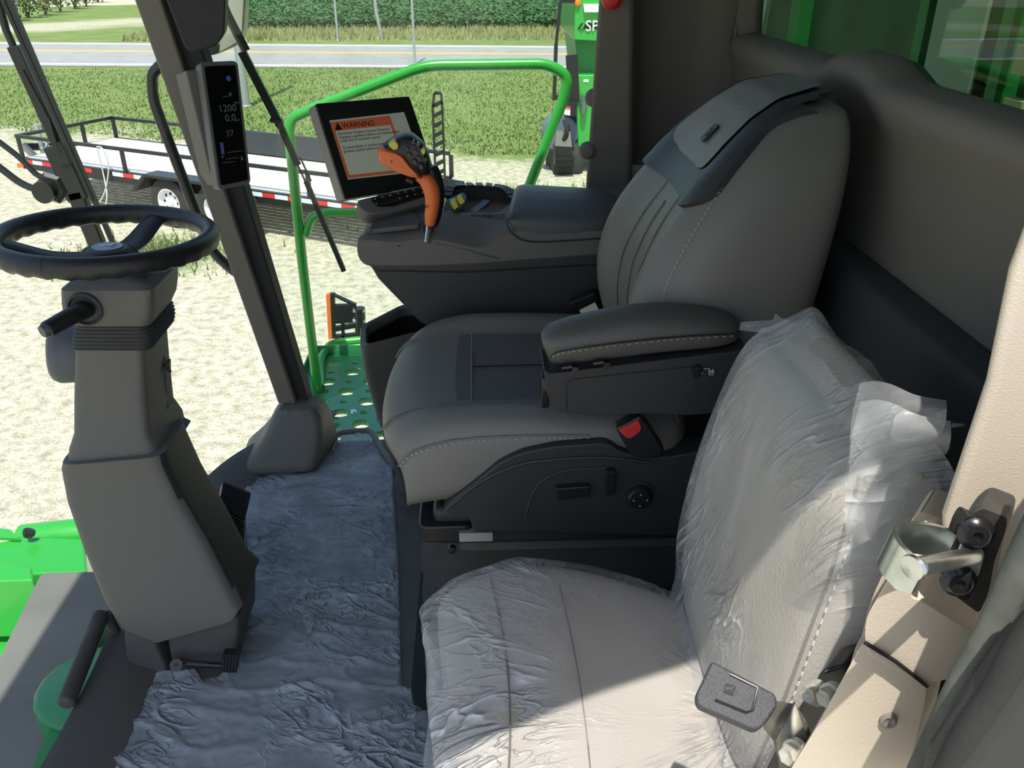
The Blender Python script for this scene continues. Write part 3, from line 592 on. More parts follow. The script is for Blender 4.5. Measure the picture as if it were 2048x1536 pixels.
mb = MB(); mb.loft([usec(246, 300, 1258, 1.30, .09, .012), usec(248, 312, 1290, 1.295, .1, .012), usec(252, 335, 1345, 1.29, .11, .012)]); mb.loft([usec(330, 478, 1262, 1.31, .15, .012, vR=1232), usec(336, 476, 1300, 1.30, .16, .012), usec(345, 462, 1340, 1.30, .16, .012), usec(345, 462, 1375, 1.36, .1, .012)]); sc.part('foot_cover', mb, gplastic2, ang=50)
# wheel
WC = Vector((-.669, 1.50, .842)); ax = Vector((.05, .03, 1)).normalized(); WU = Vector((1, 0, -.06)).normalized(); WV = ax.cross(WU).normalized(); WU = WV.cross(ax)
R_ = .178
def wp(a, r=R_, h=0): return WC+WU*math.cos(a)*r+WV*math.sin(a)*r+ax*h
mb = MB(); N_ = 96; rings = []
for i in range(N_):
    a = 2*math.pi*i/N_; cr = wp(a); rad = (WU*math.cos(a)+WV*math.sin(a)); ring_ = []
    for k in range(16):
        t = 2*math.pi*k/16; q = .0178
        if math.sin(t) < -.2 : q += .0016*math.sin(a*32)
        ring_.append(cr+rad*math.cos(t)*q*.95+ax*math.sin(t)*q*1.05)
    rings.append(ring_)
mb.loft(rings+[rings[0]], False)
sw = sc.part('steering_wheel', mb, mat('black_leather', (.014, .014, .015), .36, bump=.4, bscale=500), ang=80)
for a0 in (78, 198, 318):
    a = math.radians(a0); mb = MB(); path = [wp(a, .03, -.035), wp(a, .09, -.030), wp(a, .15, -.008), wp(a, .182, 0)]
    pp = spline(path, 4); wds = [.030-.008*min(1, i/8) for i in range(len(pp))]; sd_ = ax.cross(WU*math.cos(a)+WV*math.sin(a))
    mb.loft([[p+sd_*w_+ax*.002, p+sd_*w_*.5+ax*.008, p-sd_*w_*.5+ax*.008, p-sd_*w_+ax*.002, p-sd_*w_*.7-ax*.008, p+sd_*w_*.7-ax*.008] for p, w_ in zip(pp, wds)]); sc.part('spoke', mb, black, sw, ang=50)
mb = MB(); mb.revolve(WC-ax*.062, ax, [(0, .045), (.012, .05), (.03, .052), (.042, .042), (.046, .03), (.047, 0)], 36); sc.part('hub', mb, black, sw)
mb = MB(); mb.revolve(WC-ax*.016, ax, [(0, .027), (.002, .026), (.0025, 0)], 36); sc.part('emblem', mb, mat('emblem_blue_grey', (.10, .14, .22), .2), sw)
mb = shape(DEER, .030, WC-ax*.0135, (1, 0, 0), (0, 1, 0)); sc.part('emblem_mark', mb, mat('emblem_silver', (.5, .5, .5), .3, .6), sw, smooth=False)
for a0 in (262, 20, 140):
    a = math.radians(a0); mb = MB(); rad = WU*math.cos(a)+WV*math.sin(a); cr = wp(a); ring_ = [cr+rad*math.cos(t)*.0166+ax*math.sin(t)*.018 for t in [2*math.pi*k/20 for k in range(21)]]; mb.tube(ring_, .0009, 6, False); sc.part('seam', mb, black, sw)
# pedals
bp_ = Thing('brake_pedals', 'pair of black ribbed brake pedals behind the steering column', 'pedal', P(470, 1040, z=0))
for (tl, tr_, br, bl) in (((446, 962), (503, 985), (490, 1040), (438, 1008)), ((438, 1012), (490, 1043), (488, 1085), (440, 1062))):
    o = P(470, 1000, z=.16); n_ = Vector((.45, -.35, .8)); q = [PP(*k, o, n_) for k in (tl, tr_, br, bl)]; mb = MB(); nz = n_.normalized(); mb.prism(rounded(q, .006), -nz*.022)
    for i in range(1, 9): a = q[0].lerp(q[3], i/9); b = q[1].lerp(q[2], i/9); mb.bar(a.lerp(b, .06)+nz*.001, a.lerp(b, .94)+nz*.001, .003, .003, up=nz)
    pd = bp_.part('pedal_pad', mb, black, bevel=.002); e = (q[0]+q[2])/2-nz*.02; bp_.part('pedal_arm', MB().bar(e, Vector((e.x-.06, e.y+.05, .03)), .012, .02), black)
tp = Thing('tilt_pedal', 'small black pedal lever with a ribbed pad at the foot of the column', 'pedal', P(400, 1360, z=0))
o = P(400, 1330, y=1.27); mb = MB(); mb.tube([P(347, 1330, y=1.275), P(375, 1327, y=1.27), P(445, 1331, y=1.265)], [.009, .007, .006], 10); mb.cyl(P(352, 1330, y=1.262), P(352, 1330, y=1.29), .012); tp.part('lever', mb, blackg)
mb = MB(); mb.prism(outl([(444, 1311), (476, 1312), (473, 1346), (441, 1345)], 1.25, .003), (0, .02, 0)); pad = tp.part('pad', mb, black, bevel=.002)
for k in range(5): u = 447+6*k; mb = MB(); mb.bar(P(u+1, 1313, y=1.249), P(u-1, 1344, y=1.249), .0022, .004, up=(0, 1, 0)); tp.part('rib', mb, dplastic, pad)
mb = MB(); mb.cyl(P(352, 1330, y=1.25), P(352, 1330, y=1.262), .004); tp.part('pivot_bolt', mb, dplastic)
mb = MB(); a, b = P(203, 1228, z=.10), P(131, 1410, z=.06); mb.tube([a, a.lerp(b, .02), a.lerp(b, .98), b], [.014, .0165, .0165, .012], 20); mb.cyl(a+Vector((.01, 0, 0)), Vector((a.x+.02, a.y+.01, 0)), .01)
single('foot_bar', mb, mat('worn_rubber', (.055, .052, .048), .75, bump=.5, bscale=150, var=.3, vscale=30), 'dusty dark rubber foot bar left of the column base', 'foot rest', ang=40)
# ================= corner display =================
n1 = Vector((.62, -.74, .20)).normalized(); o1 = P(450, 250, y=1.87)
cdp = Thing('corner_display', 'tall narrow digital readout clipped to the corner post', 'display', P(440, 380, y=1.9))
Q1 = [PP(*k, o1, n1) for k in ((400, 124), (476, 121), (503, 367), (437, 381))]
mb = MB(); mb.prism(rounded(Q1, .012), -n1*.03); cdp.part('housing', mb, mat('grey_bezel', (.12, .115, .105), .5), bevel=.003)
def inset(q, a, b=None):
    b = a if b is None else b; c = [p for p in q]; return [c[0].lerp(c[1], a).lerp(c[3].lerp(c[2], a), b), c[1].lerp(c[0], a).lerp(c[2].lerp(c[3], a), b), c[2].lerp(c[3], a).lerp(c[1].lerp(c[0], a), b), c[3].lerp(c[2], a).lerp(c[0].lerp(c[1], a), b)]
q2 = inset(Q1, .09, .035); scr = cdp.part('screen', MB().prism([p+n1*.0012 for p in rounded(q2, .006)], -n1*.004), mat('screen_black', (.003, .003, .004), .3, spec=.2))
X1 = (Q1[1]-Q1[0]).normalized(); Y1 = n1.cross(X1).normalized(); 
dim = mat('dim_segments', (.02, .02, .02), .5, emit=((.40, .42, .48), .07)); blu = mat('blue_symbol', (.02, .03, .08), .5, emit=((.05, .14, .75), .14)); dim2 = mat('faint_segments', (.02, .02, .02), .5, emit=((.35, .38, .45), .07))
def on1(u, v): return PP(u, v, o1+n1*.0018, n1)
for tx, u, v, s, m_ in (('1200', 455, 217, .022, dim), ('0.0', 461, 236, .022, dim), ('37', 460, 267, .019, dim), ('rpm', 473, 205, .008, dim2), ('mph', 474, 240, .008, dim2)):
    cdp.part('digits', text(tx, s*.92, on1(u, v), X1, Y1, .0003), m_, scr, smooth=False)
cdp.part('round_symbol', MB().revolve(on1(457, 157), n1, [(0, .0055), (.0006, .0055), (.0006, 0)], 20), blu, scr)
cdp.part('bar_gauge', MB().prism([on1(440, 285), on1(446, 285), on1(449, 309), on1(443, 309)], n1*.0005), mat('violet_bar', (.02, .02, .05), .5, emit=((.16, .17, .42), .14)), scr)
for (a, b) in (((455, 305), (487, 301)), ((445, 326), (470, 323)), ((452, 318), (476, 315)), ((446, 194), (463, 191))): cdp.part('scale_line', MB().bar(on1(*a), on1(*b), .0012, .0006, up=n1), dim2, scr)
mb = MB(); mb.prism(rounded([on1(443, 312), on1(447, 312), on1(447, 316), on1(443, 316)], .001), n1*.0004); mb.prism([on1(482, 312), on1(488, 318), on1(482, 322)], n1*.0004); mb.prism([on1(457, 187), on1(462, 184), on1(463, 190), on1(458, 190)], n1*.0004); cdp.part('pictograms', mb, dim2, scr)
mb = MB(); qb = [PP(*k, o1-n1*.035, n1) for k in ((371, 141), (400, 138), (438, 372), (420, 345))]; mb.prism(qb, -n1*.06); cdp.part('bracket', mb, wallm, bevel=.004)
# black housing at the top of the post
mb = MB(); o = [P(318, -40, y=1.75), P(452, -40, y=1.75), P(449, 70, y=1.75), P(432, 93, y=1.75), P(386, 104, y=1.75), P(370, 96, y=1.75)]; mb.prism(rounded(o, .012), (-.02, .10, 0)); single('speaker_housing', mb, mat('matt_black', (.006, .006, .007), .6), 'matt black boxy housing hanging at the top beside the corner post', 'housing', bevel=.008, seg=3)
# mirror outside behind it
mr = Thing('wing_mirror', 'silvery wing mirror outside behind the matt black housing', 'mirror', P(430, 60, y=2.6))
mb = MB(); mb.prism(rounded([P(376, 98, y=2.5), P(422, 114, y=2.5), P(478, 90, y=2.5), P(488, 60, y=2.5), P(494, -60, y=2.5), P(380, -60, y=2.5)], .02), (0, .05, 0)); mr.part('shell', mb, mat('silver_shell', (.42, .41, .37), .35, .3), bevel=.01)
mb = MB(); mb.prism([P(398, 104, y=2.495), P(421, 111, y=2.495), P(436, 106, y=2.495), P(437, 88, y=2.495), P(420, 92, y=2.495)], (0, .01, 0)); mr.part('dark_corner', mb, blackpaint)
mb = MB(); mb.prism([P(443, -40, y=2.493), P(489, -40, y=2.493), P(483, 62, y=2.493), P(474, 84, y=2.493), P(440, 103, y=2.493)], (0, .005, 0)); mr.part('mirror_glass', mb, mat('mirror_glass', (.62, .61, .56), .35, .8), smooth=False)
# ================= wipers and tube outside the windshield =================
fw = Thing('windshield_wiper', 'long black wiper arm and blade standing outside the windshield', 'wiper', P(150, 380, y=2.35))
yw = 2.35
mb = MB(); mb.tube([P(-20, -60, y=yw), P(12, 60, y=yw), P(30, 100, y=yw)], .010, 8); mb.bar(P(27, 92, y=yw), P(135, 330, y=yw), .030, .02, up=(0, 1, 0)); fw.part('arm', mb, blackpaint, bevel=.003)
mb = MB(); mb.bar(P(110, 290, y=yw+.01), P(160, 400, y=yw+.01), .06, .03, up=(0, 1, 0)); mb.bar(P(150, 380, y=yw+.01), P(196, 490, y=yw+.01), .045, .03, up=(0, 1, 0)); fw.part('arm_base', mb, blackpaint, bevel=.006)
mb = MB(); mb.bar(P(8, 0, y=yw-.02), P(187, 400, y=yw-.02), .009, .02, up=(0, 1, 0)); mb.bar(P(17, -2, y=yw-.02), P(232, 500, y=yw-.02), .011, .014, up=(0, 1, 0)); fw.part('blade', mb, black)
mb = MB(); mb.tube([P(45, 140, y=yw-.01), P(95, 235, y=yw-.01), P(97, 235, y=yw-.02), P(112, 285, y=yw-.02)], .006, 6); fw.part('spring', mb, blackpaint)
mb = MB(); mb.revolve(P(112, 372, y=yw+.02), (-.1, -1, 0), [(-.03, .045), (.02, .045), (.03, .035), (.032, 0)], 6); mb.revolve(P(97, 380, y=yw), (-.1, -1, 0), [(-.02, .03), (.03, .03), (.03, 0)], 16); fw.part('pivot', mb, blackpaint)
mb = MB(); mb.tube(bend([P(-20, 270, y=yw), P(40, 315, y=yw), P(75, 352, y=yw), P(100, 358, y=yw)], .05), .008, 8); fw.part('link_rod', mb, blackpaint)
mb = MB(); mb.tube(bend([P(-20, 320, y=yw), P(45, 370, y=yw), P(92, 385, y=yw)], .05), .010, 8); fw.part('link_rod', mb, blackpaint)
sw2 = Thing('side_wiper', 'thin black wiper hanging across the side glass beside the corner display', 'wiper', P(685, 540, y=2.24))
ys = 2.24
mb = MB(); mb.tube([P(430, -30, y=ys), P(455, 30, y=ys), P(492, 102, y=ys)], .011, 8); sw2.part('arm', mb, blackpaint)
mb = MB(); mb.bar(P(484, 103, y=ys), P(560, 250, y=ys), .020, .012, up=(0, 1, 0)); mb.bar(P(560, 250, y=ys), P(596, 330, y=ys), .016, .012, up=(0, 1, 0)); mb.bar(P(612, 362, y=ys), P(688, 542, y=ys), .012, .012, up=(0, 1, 0)); mb.tube([P(540, 240, y=ys-.01), P(560, 246, y=ys-.01), P(562, 262, y=ys-.01)], .006, 6)
for a, b in (((590, 318), (612, 366)), ((600, 314), (622, 362)), ((602, 345), (612, 341))): mb.bar(P(*a, y=ys), P(*b, y=ys), .003, .008, up=(0, 1, 0))
sw2.part('blade', mb, black)
mb = MB(); mb.tube(bend([P(322, 130, y=2.45), P(304, 148, y=2.45), P(306, 200, y=2.45), P(420, 500, y=2.45), P(470, 545, y=2.45), P(500, 560, y=2.42)], .05), .015, 12); mr.part('arm_tube', mb, blackpaint, ang=60)
# ================= platform and green handrail outside =================
pf = Thing('ladder_platform', 'green perforated step platform outside the side glass', 'platform', (-.45, 2.7, -.1))
zf = -.09; x0, x1, y0_, y1_ = -.60, -.24, 2.26, 3.04
teal = mat('green_platform', (.035, .26, .10), .42, coat=.2)
mb = MB(); s = .0785; vs = []
ny_ = int((y1_-y0_)/s); nx_ = int((x1-x0)/s)
def cell(cx_, cy_, h, r):
    n_ = 20; outer = []; inner = []
    for k in range(n_):
        a = 2*math.pi*k/n_+math.pi/4; cx2, sy2 = math.cos(a), math.sin(a); m_ = max(abs(cx2), abs(sy2)); outer.append(Vector((cx_+cx2/m_*h, cy_+sy2/m_*h, zf))); inner.append(Vector((cx_+cx2*r, cy_+sy2*r, zf)))
    inner2 = [p-Vector((0, 0, .004)) for p in inner]; low = [p-Vector((0, 0, .02)) for p in inner]
    mb.loft([outer, [p.lerp(q, .85) for p, q in zip(outer, inner)], inner2, low], False)
for j in range(ny_):
    for i in range(nx_):
        cx_ = x0+s*(i+.5); cy_ = y0_+s*(j+.5)
        big = (i+j) % 2 == 0
        cell(cx_, cy_, s/2, .027 if big else .010)
xe, ye = x0+nx_*s, y0_+ny_*s
mb.box((x0-.05, y0_-.1, zf-.006), (x0, ye+.03, zf)); mb.box((xe, y0_-.1, zf-.006), (xe+.05, ye+.03, zf)); mb.box((x0, y0_-.1, zf-.006), (xe, y0_, zf)); mb.box((x0, ye, zf-.006), (xe, ye+.03, zf))
pf.part('deck_plate', mb, teal, ang=30)
mb = MB(); mb.box((x0-.055, y0_-.1, zf-.05), (x0-.05, ye+.03, zf+.04)); mb.box((x0-.05, ye+.03, zf-.05), (xe+.05, ye+.035, zf+.04)); pf.part('toe_board', mb, teal)
for px, py in ((x0+.16, y0_+.28), (xe-.02, y0_+.1), (xe-.02, ye-.18)): mb = MB(); mb.revolve((px, py, zf), UZ, [(0, .012), (.004, .010), (.005, 0)], 16); pf.part('bolt', mb, zinc)
o_ = P(664, 827, z=zf+.003); mb = MB(); mb.prism(rounded([o_+Vector((a, b, 0)) for a, b in ((-.014, -.018), (.014, -.018), (.014, .018), (-.014, .018))], .006), (0, 0, .001)); pf.part('badge', mb, black)
pf.part('badge_mark', shape(DEER, .020, o_+Vector((0, 0, .0012)), (1, 0, 0), (0, 1, 0), .0004), greend, smooth=False)
for k, (u, v, wd) in enumerate(((662, 836, .05), (655, 842, .02), (657, 847, .03), (662, 853, .045))): q = P(u, v, z=zf+.002); mb = MB(); mb.box((q.x-wd/2, q.y-.002, q.z), (q.x+wd/2, q.y+.002, q.z+.001)); pf.part('print_line', mb, mat('faded_print', (.03, .06, .04), .6))
hr = Thing('handrail', 'bright green tubular handrail around the outside platform', 'handrail', P(635, 775, z=zf))
yh = 2.66; mb = MB(); mb.tube(bend([P(636, 785, z=zf), P(604, 520, y=yh), P(578, 262, y=yh), P(584, 236, y=yh), P(615, 222, y=yh), P(850, 131, y=yh), P(1095, 128, y=yh), P(1136, 152, y=yh), P(1128, 195, y=yh), P(1040, 420, y=yh), P(985, 600, y=yh)], .05, 6), .0165, 14); hr.part('top_rail', mb, green, ang=60)
mb = MB(); mb.tube(bend([P(612, 470, y=yh), P(622, 434, y=yh), P(650, 424, y=yh), P(760, 424, y=yh), P(1000, 430, y=yh)], .04, 6), .0135, 12); hr.part('middle_rail', mb, green, ang=60)
mb = MB(); mb.tube(bend([P(640, 775, y=2.70), P(640, 716, y=2.92), P(662, 686, y=3.1), P(760, 676, y=3.12), P(840, 680, y=3.12)], .05, 6), .016, 12); hr.part('end_rail', mb, green, ang=60)
# warning lamp bracket at the end of the platform
wb = Thing('marker_bracket', 'black slotted bracket with an orange strip at the far end of the platform', 'bracket', P(690, 690, y=3.15))
yb = 3.15; mb = MB(); mb.prism(outl([(652, 590), (660, 588), (664, 678), (657, 680)], yb), (0, .02, 0)); wb.part('orange_strip', mb, orange)
mb = MB(); mb.prism(outl([(660, 588), (669, 588), (671, 676), (664, 678)], yb), (0, .02, 0)); mb.prism(outl([(669, 590), (712, 610), (710, 614), (669, 594)], yb), (0, .02, 0)); mb.prism(outl([(669, 611), (712, 610), (713, 644), (700, 646), (670, 648)], yb), (0, .02, 0)); mb.prism(outl([(668, 655), (712, 648), (712, 656), (668, 664)], yb), (0, .02, 0)); mb.prism(outl([(682, 646), (688, 646), (690, 700), (684, 700)], yb), (0, .02, 0)); mb.prism(outl([(668, 672), (712, 668), (712, 674), (668, 678)], yb), (0, .02, 0)); wb.part('slotted_plate', mb, black)
mb = MB(); mb.cyl(P(719, 616, y=yb), P(722, 680, y=yb), .022, 14); wb.part('post', mb, black)
for v in (622, 642): mb = MB(); mb.cyl(P(706, v, y=yb-.01), P(731, v, y=yb-.01), .007, 8); wb.part('bolt', mb, zinc)
# ================= front of the machine, lower left =================
hf = Thing('feeder_house', 'bright green steel front of the machine below the windshield', 'machine front', (-1.4, 2.1, -.5))
g1 = [P(-80, 1095, z=-.3), P(60, 1072, z=-.3), P(168, 1076, z=-.3), P(175, 1145, z=-.3), P(-80, 1150, z=-.3)]
mb = MB(); mb.prism(g1, (0, 0, -.25)); hf.part('cross_beam', mb, green, bevel=.01)
mb = MB(); mb.prism([P(-80, 1085, z=-.22), P(22, 1128, z=-.22), P(62, 1134, z=-.22), P(66, 1160, z=-.22), P(-80, 1165, z=-.22)], (0, 0, -.2)); hf.part('side_plate', mb, green, bevel=.006)
mb = MB(); mb.prism([P(-100, 1140, z=-.45), P(110, 1140, z=-.45), P(60, 1260, z=-.45), P(-100, 1420, z=-.45)], (0, 0, -.3)); hf.part('top_plate', mb, green)
mb = MB(); mb.prism([P(-10, 1080, z=-.295), P(2, 1062, z=-.295), P(22, 1064, z=-.295), P(40, 1082, z=-.295)], (0, 0, .01)); hf.part('lug', mb, green)
mb = MB(); mb.revolve(P(55, 1073, z=-.28), (.5, .2, 1), [(0, .012), (.01, .018), (.02, .018), (.022, 0)], 10); hf.part('rubber_stop', mb, black)
mb = MB(); mb.revolve(P(140, 1070, z=-.35), (1, 0, .1), [(-.15, .05), (.1, .05), (.14, .04)], 28); hf.part('drum', mb, green)
dk = Thing('front_deck', 'flat dark grey deck plate in front of the windshield with a green bumper', 'deck', (-1.1, 1.6, -.12))
mb = MB(); mb.prism(rounded([P(82, 1145, z=-.10), P(188, 1142, z=-.10), P(260, 1150, z=-.10), P(330, 1330, z=-.10), P(200, 1650, z=-.10), P(-160, 1650, z=-.10), P(-40, 1420, z=-.10), P(0, 1310, z=-.10)], .02), (0, 0, -.02)); dk.part('plate', mb, mat('deck_grey', (.15, .148, .14), .75, var=.1, vscale=6), bevel=.004)
mb = MB(); pts = []
for k in range(10):
    a = math.pi*(.5+k/9*1.0); pts.append((math.cos(a), math.sin(a)))
c0 = P(195, 1400, z=-.06); rg = [[Vector((c0.x+.02+.13*x_, c0.y+.115*y_, z_)) for x_, y_ in pts] for z_ in (-.095, -.02, -.015)]
rg[2] = [Vector((c0.x+.02+.12*x_, c0.y+.105*y_, -.012)) for x_, y_ in pts]; mb.loft(rg); dk.part('bumper', mb, mat('green_bumper', (.03, .22, .09), .4), ang=40)
mb = MB(); mb.bar(P(205, 1260, z=-.05), P(90, 1560, z=-.05), .035, .05); dk.part('edge_rail', mb, greend)
# ================= console =================
co = Thing('armrest_console', 'grey control console with padded lid beside the operator seat', 'console', (0, 1.84, .40))
yc = 1.69
def xs(u, v, y=yc): return P(u, v, y=y)
# lower skirt
mb = MB(); a = outl([(737, 530), (900, 532), (1240, 508), (1260, 690), (1000, 690), (850, 652), (838, 645), (755, 560)], yc+.012)
b = outl([(737, 530), (900, 532), (1240, 508), (1260, 690), (1000, 690), (850, 652), (838, 645), (755, 560)], yc+.012); mb.loft([a, [p+Vector((0, .26, 0)) for p in b]]); co.part('skirt', mb, dplastic, bevel=.012, seg=3)
mb = MB(); mb.prism(outl([(724, 512), (900, 522), (1240, 496), (1240, 530), (930, 548), (755, 545), (732, 530)], yc+.004), (0, .27, 0)); co.part('lower_band', mb, dplastic, bevel=.008, seg=3)
# upper moulding: stations along the length
st = [(714, 505, 494, 500, .05), (716, 522, 478, 470, .16), (735, 534, 472, 452, .21), (790, 536, 476, 442, .24), (850, 536, 470, 438, .14), (900, 534, 476, 436, .125), (960, 531, 488, 438, .125), (1000, 528, 470, 440, .14), (1050, 524, 452, 438, .25), (1120, 519, 452, 440, .25), (1240, 510, 455, 444, .25)]
mb = MB(); rg = []
for u, vb, vt, vc, d in st:
    B_ = xs(u, vb); T_ = xs(u, vt); c_ = P(u, vc, y=yc+.07); zf_ = c_.z; x_ = T_.x
    rg.append([Vector((x_, yc+.006, B_.z)), Vector((x_, yc, B_.z+.006)), Vector((x_, yc-.002, T_.z-.008)), Vector((x_, yc+.008, T_.z)), Vector((x_, yc+.04, (T_.z+zf_)/2)), Vector((x_, yc+.07, zf_)), Vector((x_, yc+d-.02, zf_+.004)), Vector((x_, yc+d, zf_-.01)), Vector((x_, yc+d, B_.z))])
rr2 = []
for i in range(len(rg[0])): rr2.append(spline([r[i] for r in rg], 4))
mb.loft([[rr2[i][k] for i in range(len(rr2))] for k in range(len(rr2[0]))]); co.part('upper_moulding', mb, gplastic, ang=40)
mb = MB(); mb.prism(rounded([P(736, 474, y=yc+.015)+UZ*.004, P(842, 462, y=yc+.02)+UZ*.004, P(838, 438, y=yc+.10), P(800, 425, y=yc+.14), P(757, 440, y=yc+.12)], .012), (0, 0, .012)); co.part('front_cap', mb, gplastic2, bevel=.005, seg=3)
# padded lid
n = (0, -1, 0)
mb = MB(); st2 = [(1012, 440, 436), (1022, 462, 430), (1045, 478, 430), (1075, 484, 432), (1150, 480, 436), (1250, 474, 441)]; rg = []
for u, vb, vt in st2:
    B_ = P(u, vb, y=yc-.006); T_ = P(u, vt, y=yc-.006); x_ = B_.x
    e = .045 if u < 1020 else 0
    rg.append([Vector((x_, yc+.02, B_.z)), Vector((x_, yc-.004, B_.z+.004)), Vector((x_, yc-.006, T_.z-.01)), Vector((x_, yc+.006, T_.z)), Vector((x_+.01, yc+.06, T_.z+.022-e*.3)), Vector((x_+.02, yc+.13, T_.z+.028-e*.3)), Vector((x_+.02, yc+.19, T_.z+.018-e*.3)), Vector((x_+.02, yc+.2, B_.z))])
mb.loft(rg); co.part('lid', mb, mat('lid_vinyl', (.085, .09, .095), .42, bump=.4, bscale=500), ang=35, sub=1)
mb = MB(); mb.tube(spline([P(1035, 432, y=yc-.007), P(1014, 443, y=yc-.006), P(1028, 470, y=yc-.006), P(1070, 484, y=yc-.006), P(1205, 477, y=yc-.006)], 5), .0014, 6); co.part('lid_gap', mb, black)
# tray with a segmented rubber rim and two yellow switches
tc_ = P(945, 418, y=1.88)
rim = spline([P(892, 412, y=1.86), P(905, 392, y=1.9), P(950, 389, y=1.92), P(995, 392, y=1.92), P(1018, 402, y=1.9), P(1032, 420, y=1.86)], 5)
mb = MB(); mb.loft([[p+Vector((0, -.0, -.03)), p+Vector((0, 0, .008)), p+Vector((0, .018, .016)), p+Vector((0, .045, .006)), p+Vector((0, .045, -.03))] for p in rim]); ri = co.part('tray_rim', mb, rubber)
for k in range(1, len(rim)-1, 2): p = rim[k]; t = (rim[k+1]-rim[k-1]).normalized(); mb = MB(); mb.bar(p-t*.0075+Vector((0, .022, .016)), p+t*.0075+Vector((0, .022, .016)), .026, .006); co.part('tread_block', mb, black, ri)
mb = MB(); mb.prism([P(885, 432, y=1.80), P(905, 402, y=1.9), P(960, 396, y=1.93), P(1015, 404, y=1.92), P(1030, 432, y=1.80)], (0, 0, -.02)); co.part('tray_floor', mb, mat('brown_liner', (.10, .07, .055), .7), bevel=.003)
mb = MB(); mb.bar(P(940, 432, y=1.82), P(974, 402, y=1.9), .018, .006); co.part('tray_divider', mb, mat('slate_bar', (.10, .13, .17), .4))
mb = MB(); mb.prism(rounded([P(885, 430, y=1.79), P(892, 424, y=1.79), P(908, 424, y=1.79), P(908, 431, y=1.79)], .004), (0, .03, 0)); co.part('thumb_wheel', mb, mat('slate_bar', (.10, .13, .17), .4), bevel=.003)
mb = MB(); mb.prism([P(885, 432, y=1.78), P(890, 408, y=1.82), P(925, 392, y=1.86), P(935, 400, y=1.84), P(918, 428, y=1.78)], (0, .04, -.0)); co.part('switch_block', mb, dplastic, bevel=.004)
for q in ([(899, 404), (911, 399), (918, 414), (908, 421)], [(912, 397), (922, 391), (931, 404), (921, 411)]): mb = MB(); mb.prism(outl(q, 1.80, .004), (0, .02, 0)); co.part('switch', mb, yellow, label='yellow rocker switch', bevel=.002)
for k in range(6): q = P(945+12*k, 432-k*.3, y=1.775); mb = MB(); mb.box((q.x-.005, q.y, q.z), (q.x+.005, q.y+.012, q.z+.003)); co.part('key', mb, dplastic)
mb = MB(); mb.tube([P(795, 492, y=yc-.001), P(835, 478, y=yc+.008), P(870, 473, y=yc+.03)], [.002, .004, .002], 8); co.part('lever_slot', mb, black)
mb = MB(); mb.tube([P(862, 476, y=yc+.03), P(885, 474, y=yc+.02), P(905, 480, y=yc+.012)], [.002, .004, .002], 8); co.part('lever_slot', mb, black)
mb = MB(); mb.tube(spline([P(1000, 518, y=yc-.001), P(960, 508, y=yc-.002), P(920, 496, y=yc-.001), P(870, 486, y=yc-.001)], 4), .0016, 6); co.part('crease', mb, gplastic2)
# lever
lv = Thing('control_lever', 'orange and black multi function lever rising from the console', 'lever', P(855, 478, y=yc+.04))
yl = 1.66
mb = MB(); mb.cyl(P(854, 486, y=yl+.024), P(858, 450, y=yl+.045), .0068, 14); lv.part('shaft', mb, chrome)
mb = MB(); mb.tube([P(856, 462, y=yl+.05), P(858, 445, y=yl+.05)], [.010, .012], 14); lv.part('boot', mb, black)
def pillow(pts, y, d, r=.008): return MB().prism(rounded(outl(pts, y), r, 4), (0, d, 0))
def bulge(pts, y, d, steps=((0, .80), (.12, .93), (.3, 1), (.7, 1), (.88, .93), (1, .80)), r=.006):
    q = rounded(outl(pts, y), r, 4); c = sum(q, Vector())/len(q); m_ = MB(); m_.loft([[c+(p-c)*k+Vector((0, d*t, 0)) for p in q] for t, k in steps]); return m_
def chain(cs, y, fl=1.0, n=18):   # round limbed loft through (u, v, radius px, dy)
    pts = [P(u, v, y=y+dy) for u, v, r, dy in cs]; rs = [r*(p-CAM).length/F for (u, v, r, dy), p in zip(cs, pts)]
    m_ = len(pts); f = 5; sp = spline(pts, f); sr = []
    for i in range(m_-1):
        for k in range(f): sr.append(rs[i]+(rs[i+1]-rs[i])*k/f)
    sr.append(rs[-1]); return MB().tube(sp, sr, n, True, fl, up=(0, 1, 0))
mb = chain([(859, 450, 9, .02), (862, 430, 12.5, .02), (865, 400, 14.5, .02), (862, 378, 16, .02), (852, 360, 15, .02), (836, 350, 11, .02)], yl, 1.0); lv.part('grip', mb, orange, ang=80)
mb = chain([(866, 452, 8, .04), (872, 430, 11, .04), (876, 400, 12.5, .04), (873, 372, 15, .04), (864, 350, 18, .04), (858, 335, 16, .04)], yl, 1.0); lv.part('grip_back', mb, black, ang=80)
mb = bulge([(753, 305), (760, 296), (790, 303), (806, 312), (820, 332), (840, 352), (846, 362), (822, 358), (786, 345), (756, 326)], yl-.012, .055); lv.part('head_shell', mb, orange, ang=60)
mb = bulge([(760, 298), (780, 283), (806, 272), (822, 272), (846, 292), (856, 315), (862, 340), (856, 356), (842, 355), (824, 338), (808, 313), (792, 305)], yl-.006, .06); hp = lv.part('head_pad', mb, black, ang=60)
mb = MB(); mb.prism(outl([(776, 287), (788, 281), (797, 289), (796, 298), (787, 301), (778, 293)], yl-.016, .002), (0, .03, 0)); lv.part('thumb_button', mb, yellow, hp, label='yellow button', bevel=.002)
mb = MB(); mb.prism(outl([(841, 301), (846, 296), (851, 301), (850, 308), (845, 310)], yl-.016, .002), (0, .02, 0)); lv.part('thumb_button', mb, yellow, hp, label='yellow button', bevel=.001)
